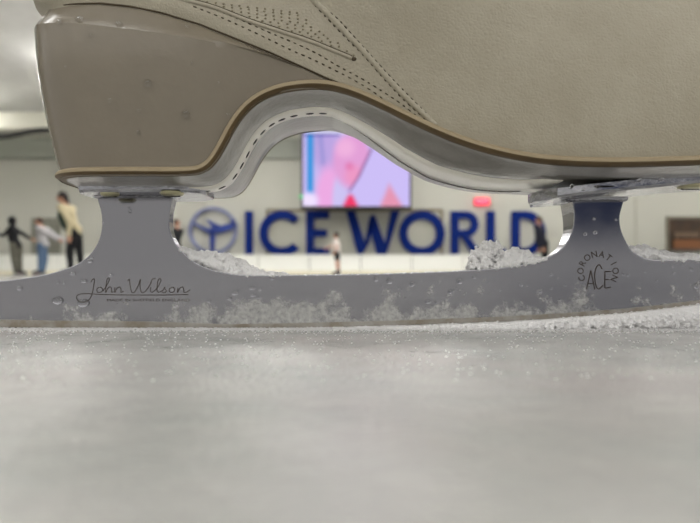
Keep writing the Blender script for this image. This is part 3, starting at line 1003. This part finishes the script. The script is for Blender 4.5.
zf = lambda x: CZ + .0250 + (x - x1) / (x2 - x1) * .0040
xs = [at(p, 0, .188).x for p in (544, 549, 556, 557, 577, 600, 640, 700, 760, 810, 830)]
wn_ = [.003, .006, .010, .0145, .0165, .0168, .0165, .0165, .018, .014, .006]
wf_ = [.003, .006, .010, .0145, .0165, .0168, .013, .011, .018, .014, .006]
pl2 = plate('toe_plate', xs, [zf(x) + (.0004 if k < 3 else 0) for k, x in enumerate(xs)], wn_, wf_, .0034)
# braze shoulders where the stanchions meet the plates
for (xa, xb, z, y1) in ((at(93, 0, YB).x, at(176.5, 0, YB).x, zr, .0036), (at(563, 0, YB).x, at(628, 0, YB).x, at(0, 200, YB).z, .009)):
    bm = bmesh.new()
    rows = []
    for x in (xa, xa + .001, xb - .001, xb):
        e = .0 if x in (xa, xb) else 1
        rows.append([bm.verts.new((x, YC + y, z + dz)) for y, dz in ((-.0022 - .0016 * e, .001), (-.0022 - .0004 * e, -.0006 * e), (y1, -.0006 * e), (y1 + .0015 * e, .001))])
    for p, q in zip(rows, rows[1:]):
        for j in range(3): bm.faces.new((p[j], p[j + 1], q[j + 1], q[j]))
    bmesh.ops.recalc_face_normals(bm, faces=bm.faces)
    obj('stanchion_shoulder', bm, M['chrome'], blade)
def screw(px, py, Y, z, r, parent):
    bm = bmesh.new()
    x = (px - CX) / F * Y
    prof = [(0, -.0011), (.5, -.00105), (.85, -.0008), (1, -.0003), (1, .0003)]
    rings = []
    for rr, dz in prof[1:]:
        rings.append([bm.verts.new((x + rr * r * math.cos(t * math.pi / 12), Y + rr * r * math.sin(t * math.pi / 12), z + dz)) for t in range(24)])
    for a, b in zip(rings, rings[1:]):
        for k in range(24): bm.faces.new((a[k], a[(k + 1) % 24], b[(k + 1) % 24], b[k]))
    bm.faces.new(rings[0][::-1])
    bmesh.ops.recalc_face_normals(bm, faces=bm.faces)
    s = obj('screw', bm, M['screw'], parent)
    bm = bmesh.new(); box(bm, (x - r * .7, Y - .0003, z - .00125), (x + r * .7, Y + .0003, z - .0009)); obj('screw_slot', bm, M['slot'], parent, smooth=False)
    return s
screw(172, 0, .1915, zr, .0038, pl1)
screw(110, 0, .1925, zr, .0030, pl1)
screw(690, 0, .1935, zf(at(690, 0, .1935).x), .0042, pl2)
# slots in the toe plate rim
for px in (602,):
    x = at(px, 0, .187).x; z = zf(x)
    bm = bmesh.new(); sphere(bm, Vector((x, YC - .0166, z + .0018)), 1, (.0036, .0003, .0004), 2); obj('slot', bm, M['slot'], pl2)

# ---- engraving
def stroke(bm, pts, r=.00016, k=5):
    P = [at(x, y, YB) for x, y in pts]
    if k > 1: P = catmull(P, k)
    P = [Vector((p.x, YB - .00002, p.z)) for p in P]
    tube(bm, P, r, 6, flat=.35, up=Vector((0, 1, 0)))
cz = lambda L_: [(60 + a / 4.375, 260 + b / 4.375) for a, b in L_]
bm = bmesh.new()
for s_ in ([(136, 97), (143, 85), (151, 84), (148, 110), (138, 155), (120, 180), (92, 184), (74, 170), (78, 153), (110, 147), (190, 151), (300, 153), (440, 153), (562, 151)],
           [(175, 118), (162, 126), (164, 140), (178, 141), (188, 129), (177, 118), (184, 122)],
           [(188, 136), (204, 112), (217, 86), (210, 79), (203, 98), (200, 142), (210, 122), (222, 118), (226, 130), (226, 141), (234, 138)],
           [(240, 119), (240, 142), (249, 124), (262, 118), (267, 130), (267, 141), (279, 136)],
           [(296, 92), (304, 84), (307, 110), (314, 140), (326, 140), (342, 112), (352, 84), (350, 112), (356, 140), (370, 140), (392, 112), (404, 84), (418, 82)],
           [(398, 118), (396, 136), (404, 141), (413, 134)],
           [(413, 136), (432, 112), (442, 88), (434, 82), (427, 100), (425, 134), (434, 141), (446, 134)],
           [(446, 138), (460, 118), (456, 124), (466, 134), (458, 143), (446, 141)],
           [(492, 118), (479, 126), (480, 139), (492, 142), (503, 130), (493, 118), (500, 121)],
           [(516, 119), (514, 142), (524, 124), (537, 118), (542, 130), (543, 141), (556, 139), (570, 130)]):
    stroke(bm, cz(s_))
stroke(bm, cz([(399, 100), (402, 99)]), .0002, 1)
obj('maker_script', bm, M['engrave'], blade)
bm = text_bm('MADE IN SHEFFIELD ENGLAND', .00128, .00003, (at(148.5, 300.2, YB).x, YB - .00004, at(0, 300.2, YB).z), xs=1.5)
w_ = max(v.co.x for v in bm.verts) - min(v.co.x for v in bm.verts); cxx = at(148.5, 0, YB).x
sc_ = (83 / F * YB) / w_
for v in bm.verts: v.co.x = cxx + (v.co.x - cxx) * sc_
obj('small_lettering', bm, M['engrave'], blade, smooth=False)
ccx, ccy, R_ = 598, 271.5, 17.2
for k, ch in enumerate('CORONATION'):
    an = math.radians(203 - k * (226 / 9))
    p = at(ccx + R_ * math.cos(an), ccy - R_ * math.sin(an), YB)
    b2 = text_bm(ch, .0031, .00003, (p.x, YB - .00004, p.z), rotz=(an - math.pi / 2), xs=.95)
    obj('engraved_letter', b2, M['engrave'], blade, smooth=False)
for s_ in ([(586.5, 289.5), (591, 270.5), (595, 289.5)], [(588.2, 283.5), (593.8, 283.5)]):
    pass
bm = bmesh.new(); stroke(bm, [(586.5, 289.5), (590.8, 270.5)], .00022, 1); stroke(bm, [(590.8, 270.5), (594.8, 289.5)], .00022, 1); stroke(bm, [(588, 283.5), (593.6, 283.5)], .0002, 1); obj('engraved_letter', bm, M['engrave'], blade)
bm = bmesh.new(); stroke(bm, [(602, 269), (599.5, 264.8), (596.3, 267.5), (594.6, 276), (596, 285.5), (599, 289), (603, 285)], .00022); obj('engraved_letter', bm, M['engrave'], blade)
bm = bmesh.new()
for a, b in (((604.8, 271.5), (604.8, 288)), ((604.8, 271.5), (611, 271.5)), ((604.8, 279.5), (609.5, 279.5)), ((604.8, 288), (611, 287.3))): stroke(bm, [a, b], .00022, 1)
obj('engraved_letter', bm, M['engrave'], blade)

# ---- water drops (parts of what they cling to)
random.seed(11)
def drop(px, py, r_px, bvh, parent, face=None, asp=1.0):
    if face is not None:
        loc = at(px, py, face); nr = Vector((0, -1, 0))
    else:
        loc, nr = hit(px, py, bvh)
        if loc is None: return
    r = r_px / F * .19
    bm = bmesh.new(); sphere(bm, Vector((0, 0, 0)), 1, sub=3)
    d = Vector((1, 0, 0)); d = (d - nr * d.dot(nr)).normalized(); s = nr.cross(d)
    Mx = Matrix.Translation(loc + nr * r * .1) @ Matrix((d * r * asp, s * r, nr * r * .7)).transposed().to_4x4()
    bmesh.ops.transform(bm, matrix=Mx, verts=bm.verts)
    obj('water_drop', bm, M['water'], parent)
bd = [(19.5, 288, 2.6, 1.3), (58, 300.5, 4.2, 1.4), (83.5, 303, 4.6, 1.4), (73, 273.5, 2.2, 1.5), (90, 261, 2.4, 1.3), (92, 258, 1.6, 1.2), (84, 281, 2.2, 1.6), (58, 282.5, 1.6, 1.2), (64, 283, 1.4, 1.2),
      (111, 275, 2, 1.5), (130, 211, 2, 1), (129, 207, 1.2, 1), (103, 222, 1.3, 1), (235, 293, 2.6, 1.6), (229, 298.5, 2, 1.5), (238, 291, 1.6, 1), (252, 288, 2.2, 1.8), (260, 289.5, 1.7, 1), (253, 295, 2, 1.8), (259, 297.5, 1.6, 1.4),
      (271, 286.5, 1.3, 1.3), (272, 278.5, 2, 1.4), (209, 301, 1.8, 1.4), (376, 279, 3, 1), (389.5, 281, 3.4, 1), (412, 284, 3, 1), (398, 288, 1.4, 1), (428, 301.5, 2.4, 1.5), (436, 302, 1.6, 1.2), (450, 291.5, 2.6, 1), (459.5, 281, 3.6, 1), (474.5, 277, 2.4, 1),
      (521, 284.5, 2.4, 1), (527, 285.5, 1.4, 1), (540.5, 291, 2.4, 1), (551, 274, 2.4, 1), (551, 288, 2, 1), (565, 285, 1.8, 1), (594, 219, 1.8, 1), (585, 234, 2, 1.2), (595, 232.5, 2.4, 1.1), (616, 220, 1.4, 1), (623.5, 274, 2, 1), (628, 275, 1.6, 1),
      (645, 271.5, 1.4, 1), (650, 265.5, 1.3, 1), (672.5, 266, 1.7, 1), (682, 265.5, 1.8, 1), (674, 273, 1.8, 1), (691.5, 269.5, 2.3, 1), (696, 286, 3, 1), (656.5, 281, 1.6, 1), (688, 278, 1.3, 1), (544, 300, 1.6, 1.2), (558, 278, 1.2, 1), (489, 282, 1.3, 1), (500, 290, 1.5, 1)]
for x, y, r, a in bd: drop(x, y, r, None, blade, YB, a)
for k in range(22): drop(random.uniform(365, 560), random.uniform(279, 300), random.uniform(.7, 1.4), None, blade, YB, 1)
for x, y, r in [(148, 83.5, 3.2), (186, 114, 3.2), (110, 100.5, 2.2), (139, 110.5, 1.6), (138, 132, 1.7), (228, 114.5, 1.8), (80, 19.5, 3.2), (60, 22, 2.4), (119, 24, 2.8), (187, 27, 2), (91, 35.5, 1.5), (192, 63, 1.2), (219, 83, 1.4), (66, 67, 1.3), (160, 58, 1)]:
    drop(x, y, r * 1.15, HV, heel)
for x, y, r in [(300, 105, 2), (318, 103, 2.4), (348, 108, 2.2), (222, 175, 2), (226, 170, 1.6), (362, 113, 1.6), (275, 113, 1.8), (332, 117, 1.5)]:
    drop(x, y, r, SV, None if False else skate)
for x, y, r in [(572, 186, 2), (584, 189, 1.6), (598, 186.5, 1.8), (640, 180, 1.8), (662, 179, 1.6)]:
    loc = at(x, y, .1848); bm = bmesh.new(); sphere(bm, loc, r / F * .185, (1, .6, 1), 2); obj('water_drop', bm, M['water'], pl2)

# ================================================================== SNOW
def grains(prof, n, y0, y1, r0, r1, base, seed, voxel, name, m, label, cat='snow', kind=None, solid=0):
    """pile of grains under a picture profile"""
    random.seed(seed)
    bm = bmesh.new()
    xs = [p[0] for p in prof]
    top = lambda x: interp(x, prof)
    for _ in range(n):
        x = random.uniform(xs[0], xs[-1]); yb = base(x); yt = top(x)
        if yt > yb - .6: continue
        s = random.random() ** .8
        Y = random.uniform(y0, y1)
        # the heap leans back from its edges
        edge = 1 - .55 * abs((Y - (y0 + y1) / 2) / ((y1 - y0) / 2)) ** 2
        py = yb + (yt - yb) * s * edge
        p = at(x, py, YB); p.y = Y
        r = random.uniform(r0, r1)
        sphere(bm, p, r, (random.uniform(.7, 1.4), random.uniform(.7, 1.3), random.uniform(.7, 1.3)), 1, Vector((random.random(), random.random(), 1)).to_track_quat('Z', 'Y'))
    if solid:
        S_ = [(x, top(x) + .5) for x in [xs[0] + (xs[-1] - xs[0]) * k / 60 for k in range(61)]]
        pl = [(at(x, y, YB).x, at(x, y, YB).z) for x, y in S_] + [(at(x, base(x), YB).x, max(at(x, base(x), YB).z, -.002)) for x, y in S_[::-1]]
        pl = pl[:len(S_)] + [(pl[len(S_)][0], -.002), (pl[-1][0], -.002)] if solid == 2 else pl
        q = (y1 - y0) * .22
        prism(bm, pl, y0 + q, y1 - q)
    bm = fuse(bm, voxel, 1)
    for v in bm.verts:
        v.co += noise.noise_vector(v.co * 2600) * .00016
    lo = min(v.co.z for v in bm.verts)
    o = obj(name, bm, m, origin=(sum(v.co.x for v in bm.verts) / len(bm.verts), YC, lo), smooth=False)
    tag(o, label, cat)
    if kind: o['kind'] = kind
    return o
topb = sorted([p for p in outl if p[1] < 285 and 168 < p[0] < 572 and p[1] > 240])
btop = lambda x: interp(x, topb) + 1.2
topr = [(620, 228), (625, 239), (631, 249), (640, 255.8), (650, 259.3), (665, 260), (700, 258.8), (740, 257)]
grains([(176, 247), (184, 249), (192, 250.5), (204, 250), (214, 252), (222, 252), (232, 256), (243, 262), (252, 268), (262, 272.5), (285, 274)], 1300, YB + .0006, YB + .009, .0005, .0011, btop, 1, .00028, 'snow_clump', M['snow'], 'smooth white snow heap on the blade below the round logo')
grains([(471, 265), (473, 251), (477, 246), (481, 247), (484, 242), (490, 240.5), (496, 239), (502, 241), (505, 250), (510, 251), (516, 247), (522, 249.5), (530, 250), (535, 254), (541, 258), (548, 258)], 1500, YB - .0002, YB + .007, .0004, .0009, btop, 2, .00025, 'snow_clump', M['snow'], 'jagged white snow clump on the blade in front of the front stanchion')
grains([(628, 248), (634, 246.5), (644, 246), (652, 245), (659, 247.5), (665, 252), (670, 249), (673, 252), (684, 254), (700, 254.5), (720, 255)], 1100, YB + .0002, YB + .008, .0005, .0011, lambda x: interp(x, topr) + 1.2, 3, .00028, 'snow_clump', M['snow'], 'white snow clump on the blade under the toe plate')
# low ridge of shavings under the raised front of the runner
botr = lambda x: interp(x, [(420, 324), (500, 321.5), (560, 318), (620, 313.5), (660, 309.5), (700, 304.5), (740, 298)])
grains([(290, 328.6), (400, 325.6), (500, 321.8), (560, 317.6), (620, 312.8), (660, 308.5), (700, 303.5), (740, 300)], 7000, YB - .005, YB + .006, .0003, .0006, lambda x: 330.0, 4, .00024, 'snow_ridge', M['snow'], 'bright low ridge of shaved snow under the front of the blade', kind='stuff', solid=2)
# thin line of shavings along the rear of the runner and loose crumbs
random.seed(5)
bm = bmesh.new()
for _ in range(10000):
    u = random.random(); x = -.14 + .26 * u
    Y = YB - abs(random.gauss(0, .0055)) - .0002
    r = random.uniform(.0001, .00042)
    sphere(bm, Vector((x, Y, r * .3)), r, (1, 1, .7), 1)
for _ in range(900):
    x = random.uniform(-.1, .1); Y = random.uniform(.10, .198)
    if abs(x) > Y * .62: continue
    r = random.uniform(.00012, .0003)
    sphere(bm, Vector((x, Y, r * .3)), r, (1, 1, .6), 1)
o = obj('ice_shavings', bm, M['snow'], origin=(0, YB, 0), smooth=False); tag(o, 'fine white ice shavings scattered in front of the blade', 'ice shavings', kind='stuff')
# crumbs stuck along the top of the runner
bm = bmesh.new()
for _ in range(260):
    x = random.uniform(205, 470); p = at(x, interp(x, topb) + .1, YB); p.y += random.uniform(0, .0036)
    sphere(bm, p, random.uniform(.00015, .00045), (1.3, 1, .8), 1)
o = obj('frost_crumbs', bm, M['snow'], blade, smooth=False); o['kind'] = 'stuff'; o['label'] = 'white frost crumbs along the top edge of the runner'

# ================================================================== SKATERS
SK = mat('skin', srgb(190, 140, 115), .6)
HB = mat('dark_hair', srgb(34, 26, 24), .6); HBr = mat('brown_hair', srgb(70, 45, 32), .6)
BOOTW = mat('skate_boot', srgb(40, 40, 44), .5); STEEL = mat('skate_steel', srgb(170, 170, 175), .3, metal=1)
def person(px, Y, H, J, cloth, label, head_dir=0.0, hair='short', hairm=HB, rentals=BOOTW, group='skaters on the ice'):
    """J: joints in person units (1 = body height) as (x across the picture, y depth, z up)"""
    ox = (px - CX) / F * Y
    root = thing('person', label, 'person', (ox, Y, 0), group)
    g = lambda k: Vector((ox + J[k][0] * H, Y + J[k][1] * H, J[k][2] * H + .03))
    S = H / 1.7
    bm = bmesh.new()
    # torso, neck
    limb(bm, [g('hip'), g('waist'), g('chest')], [.125 * S, .11 * S, .125 * S])
    sh = (g('shL') + g('shR')) / 2
    limb(bm, [g('shL'), sh, g('shR')], [.06 * S, .075 * S, .06 * S])
    hd = g('head')
    limb(bm, [sh, sh + (hd - sh) * .65], [.06 * S, .05 * S])
    # head with face
    fx = math.cos(head_dir), -math.sin(head_dir)
    f = Vector((fx[0], fx[1], 0)); s_ = Vector((-f.y, f.x, 0)); R0 = .098 * S
    sphere(bm, hd, R0, (.88, .88, 1.12), 3)
    sphere(bm, hd + f * R0 * .25 - Vector((0, 0, R0 * .5)), R0 * .62, (1, 1, .9), 2)
    sphere(bm, hd + f * R0 * .98 - Vector((0, 0, R0 * .15)), R0 * .17, (1, 1, 1.3), 2)
    for q in (-1, 1): sphere(bm, hd + s_ * q * R0 * .86 - Vector((0, 0, R0 * .1)), R0 * .22, (.6, .6, 1.2), 2)
    for sd in 'LR':
        limb(bm, [g('sh' + sd), g('el' + sd), g('wr' + sd)], [.052 * S, .042 * S, .028 * S])
        wr, el = g('wr' + sd), g('el' + sd)
        d = (wr - el).normalized(); side = d.cross(Vector((0, 1, 0.01))).normalized(); n3 = side.cross(d)
        limb(bm, [wr, wr + d * .085 * S], [.03 * S, .036 * S])
        for q, ln in ((-1.5, .055), (-.5, .075), (.5, .07), (1.5, .06)):
            b0 = wr + d * .085 * S + side * q * .019 * S
            limb(bm, [b0, b0 + d * ln * .55 * S, b0 + (d * ln * .9 + n3 * .02) * S], [.0105 * S, .0095 * S, .008 * S], 8)
        limb(bm, [wr + d * .03 * S, wr + (d * .06 + side * .045) * S, wr + (d * .09 + side * .05) * S], [.014 * S, .012 * S, .009 * S], 8)
        limb(bm, [g('hp' + sd), g('kn' + sd), g('an' + sd)], [.085 * S, .058 * S, .04 * S])
        an = g('an' + sd)
        limb(bm, [an, an + Vector((J['toe'] * .16 * S, -.02, -.05 * S))], [.045 * S, .035 * S])
    body = fuse(bm, .0085, 2)
    bo = obj('body', body, SK, root)
    bm = bmesh.new()
    for q in (-1, 1): sphere(bm, hd + f * R0 * .80 + s_ * q * R0 * .33 + Vector((0, 0, R0 * .05)), R0 * .12, sub=2)
    obj('eyes', bm, M['dark'], root)
    # hair
    bm = bmesh.new()
    sphere(bm, hd - f * R0 * .16 + Vector((0, 0, R0 * .22)), R0 * 1.06, (.95, .95, 1.05), 3)
    if hair == 'long':
        limb(bm, [hd - f * R0 * .5, hd - f * R0 * .8 - Vector((0, 0, R0 * 1.2)), hd - f * R0 * .5 - Vector((0, 0, R0 * 2.4))], [R0 * .8, R0 * .62, R0 * .4])
        limb(bm, [hd + s_ * -.75 * R0, hd + s_ * -.8 * R0 - Vector((0, 0, R0 * 1.3))], [R0 * .35, R0 * .25])
    if hair == 'bun': sphere(bm, hd - f * R0 * 1.1 + Vector((0, 0, R0 * .5)), R0 * .45, sub=2)
    if hair == 'hood':
        sphere(bm, hd - f * R0 * .1, R0 * 1.2, (1, 1, 1.1), 3); limb(bm, [hd, sh], [R0 * .9, R0 * .8])
    obj('hood' if hair == 'hood' else 'hair', fuse(bm, .011, 2), hairm, root)
    # top
    top = bmesh.new()
    limb(top, [g('hip') + Vector((0, 0, .02)), g('waist'), g('chest')], [.145 * S, .135 * S, .15 * S])
    limb(top, [g('shL'), sh - Vector((0, 0, .02)), g('shR')], [.078 * S, .085 * S, .078 * S])
    for sd in 'LR':
        if cloth.get('sleeve', 1):
            limb(top, [g('sh' + sd), g('el' + sd), g('wr' + sd)], [.072 * S, .06 * S, .043 * S])
        else:
            limb(top, [g('sh' + sd), g('sh' + sd).lerp(g('el' + sd), .6)], [.072 * S, .06 * S])
    tb = fuse(top, .012, 3)
    for v in tb.verts: v.co += noise.noise_vector(v.co * 9) * .012
    obj(cloth.get('topname', 'sweatshirt'), tb, cloth['top'], root)
    if 'vest' in cloth:
        vb = bmesh.new()
        off = Vector(cloth.get('voff', (-.05, -.03, 0)))
        limb(vb, [g('hip') + off + Vector((0, 0, .05)), g('waist') + off, g('chest') + off], [.125 * S, .125 * S, .135 * S])
        obj('jacket_front', fuse(vb, .014, 2), cloth['vest'], root)
    # trousers
    tr = bmesh.new()
    e = cloth.get('leg', 1.0)
    limb(tr, [g('hpL'), g('hip'), g('hpR')], [.105 * S, .13 * S, .105 * S])
    for sd in 'LR':
        if e >= 1: limb(tr, [g('hp' + sd), g('kn' + sd), g('an' + sd) + Vector((0, 0, .03))], [.105 * S, .078 * S, .062 * S])
        else: limb(tr, [g('hp' + sd), g('hp' + sd).lerp(g('kn' + sd), e)], [.11 * S, .1 * S])
    tb = fuse(tr, .012, 3)
    for v in tb.verts: v.co += noise.noise_vector(v.co * 8) * .01
    obj(cloth.get('legname', 'trousers'), tb, cloth['bottom'], root)
    # skates
    for sd in 'LR':
        an = g('an' + sd); dx = J['toe']
        bm = bmesh.new()
        base = Vector((an.x, an.y, .075))
        limb(bm, [an + Vector((0, 0, .09)), Vector((an.x, an.y, .11)), base + Vector((dx * .12, -.02, .02)), base + Vector((dx * .19, -.03, .0))], [.052 * S, .055, .048, .036])
        sb = obj('skate_boot', fuse(bm, .012, 2), rentals, root)
        bm = bmesh.new(); c0 = Vector((an.x, an.y - .012, 0))
        prism(bm, [(c0.x - dx * .09, .002), (c0.x + dx * .21, .002), (c0.x + dx * .23, .02), (c0.x + dx * .17, .045), (c0.x + dx * .13, .06), (c0.x + dx * .10, .03), (c0.x, .03), (c0.x - dx * .02, .06), (c0.x - dx * .06, .06), (c0.x - dx * .07, .03)], c0.y - .002, c0.y + .002)
        bmesh.ops.recalc_face_normals(bm, faces=bm.faces)
        obj('skate_blade', bm, STEEL, root, smooth=False)
    return root

def pose(lean=0, arms=None, legs=None, toe=1, shw=.0, headf=0.0):
    """lean: forward offset of the chest along x"""
    J = dict(hip=(0, 0, .52), waist=(lean * .45, 0, .60), chest=(lean * .85, 0, .72), head=(lean * 1.25 + headf, 0, .925),
             shL=(lean + shw, .105, .80), shR=(lean - shw, -.105, .80),
             hpL=(0, .05, .50), hpR=(0, -.05, .50), toe=toe)
    a = arms or dict(elL=(lean, .13, .62), wrL=(lean + .03, .13, .47), elR=(lean, -.13, .62), wrR=(lean + .03, -.13, .47))
    l = legs or dict(knL=(.02, .05, .28), anL=(.0, .06, .06), knR=(.02, -.05, .28), anR=(-.01, -.06, .06))
    J.update(a); J.update(l); return J

cblack = mat('black_cloth', srgb(22, 22, 26), .8); colive = mat('grey_olive_cloth', srgb(98, 96, 84), .8)
clight = mat('light_grey_cloth', srgb(178, 176, 178), .8); cjean = mat('blue_denim', srgb(92, 116, 146), .8)
ccream = mat('cream_cloth', srgb(196, 184, 150), .8); cgreen = mat('dark_green_cloth', srgb(28, 52, 44), .8)
cwhite = mat('white_cloth', srgb(225, 215, 208), .8)
# far left, black hoodie, arms out a little
J = pose(lean=-.02, shw=-.03, arms=dict(elL=(.13, .1, .68), wrL=(.25, .08, .62), elR=(-.12, -.1, .66), wrR=(-.26, -.14, .70)),
         legs=dict(knL=(.07, .05, .28), anL=(.07, .06, .05), knR=(.02, -.05, .28), anR=(.06, -.06, .05)), toe=1)
J['hip'] = (.04, 0, .50); J['hpL'] = (.06, .05, .5); J['hpR'] = (.02, -.05, .5)
person(14, 16.8, 1.66, J, dict(top=cblack, bottom=colive), 'person in a black hooded top and grey trousers skating at the far left', head_dir=.4, hair='hood', hairm=cblack)
# second, light grey sweatshirt, leaning to the right with arms forward
J = pose(lean=.0, shw=.02, headf=-.06, arms=dict(elL=(.20, .08, .68), wrL=(.38, .08, .58), elR=(.18, -.12, .68), wrR=(.34, -.12, .60)),
         legs=dict(knL=(.03, .05, .28), anL=(-.01, .06, .05), knR=(-.0, -.05, .28), anR=(.0, -.06, .05)), toe=-1)
J['hip'] = (.04, 0, .52)
person(42, 16.2, 1.58, J, dict(top=clight, bottom=cjean), 'person in a light grey sweatshirt and blue jeans reaching toward the taller skater', head_dir=2.7, hair='bun', hairm=HBr)
# third, tall, long dark hair, cream and green jacket, facing left
J = pose(lean=-.10, shw=.02, headf=-.03, arms=dict(elL=(-.10, .12, .64), wrL=(-.06, .1, .50), elR=(.00, -.14, .62), wrR=(.0, -.15, .46)),
         legs=dict(knL=(.03, .05, .28), anL=(.05, .06, .05), knR=(-.04, -.05, .28), anR=(-.02, -.06, .05)), toe=-1)
person(75, 12.5, 1.76, J, dict(top=ccream, bottom=cblack, vest=cgreen, voff=(-.07, -.01, 0), topname='jacket'), 'tall person with long dark hair in a cream and green jacket looking left', head_dir=math.pi - .5, hair='long')
# centre, small, white top and black shorts
J = pose(lean=-.02, shw=.02, arms=dict(elL=(-.10, .1, .70), wrL=(-.22, .06, .64), elR=(.0, -.13, .64), wrR=(-.06, -.13, .52)),
         legs=dict(knL=(.03, .05, .28), anL=(.05, .06, .05), knR=(-.0, -.05, .28), anR=(.02, -.06, .05)), toe=-1)
person(337, 22.5, 1.62, J, dict(top=cwhite, bottom=cblack, leg=.55, legname='shorts', sleeve=0, topname='shirt'), 'person in a white top and black shorts skating in front of the letters', head_dir=math.pi - .4, hair='bun')
# behind the rear stanchion
J = pose(lean=.03, toe=1, shw=.06)
person(175, 18.2, 1.72, J, dict(top=cblack, bottom=cblack), 'person in black clothes partly hidden behind the rear stanchion of the blade', head_dir=.3, hair='short', hairm=HBr)
# in front of the letter D
J = pose(lean=-.09, toe=-1, headf=.02, shw=.08)
person(544, 17.0, 1.68, J, dict(top=mat('navy_cloth', srgb(22, 24, 42), .8), bottom=cblack), 'person in dark navy clothes skating in front of the blue letter D', head_dir=math.pi - .3, hair='short', hairm=HBr)
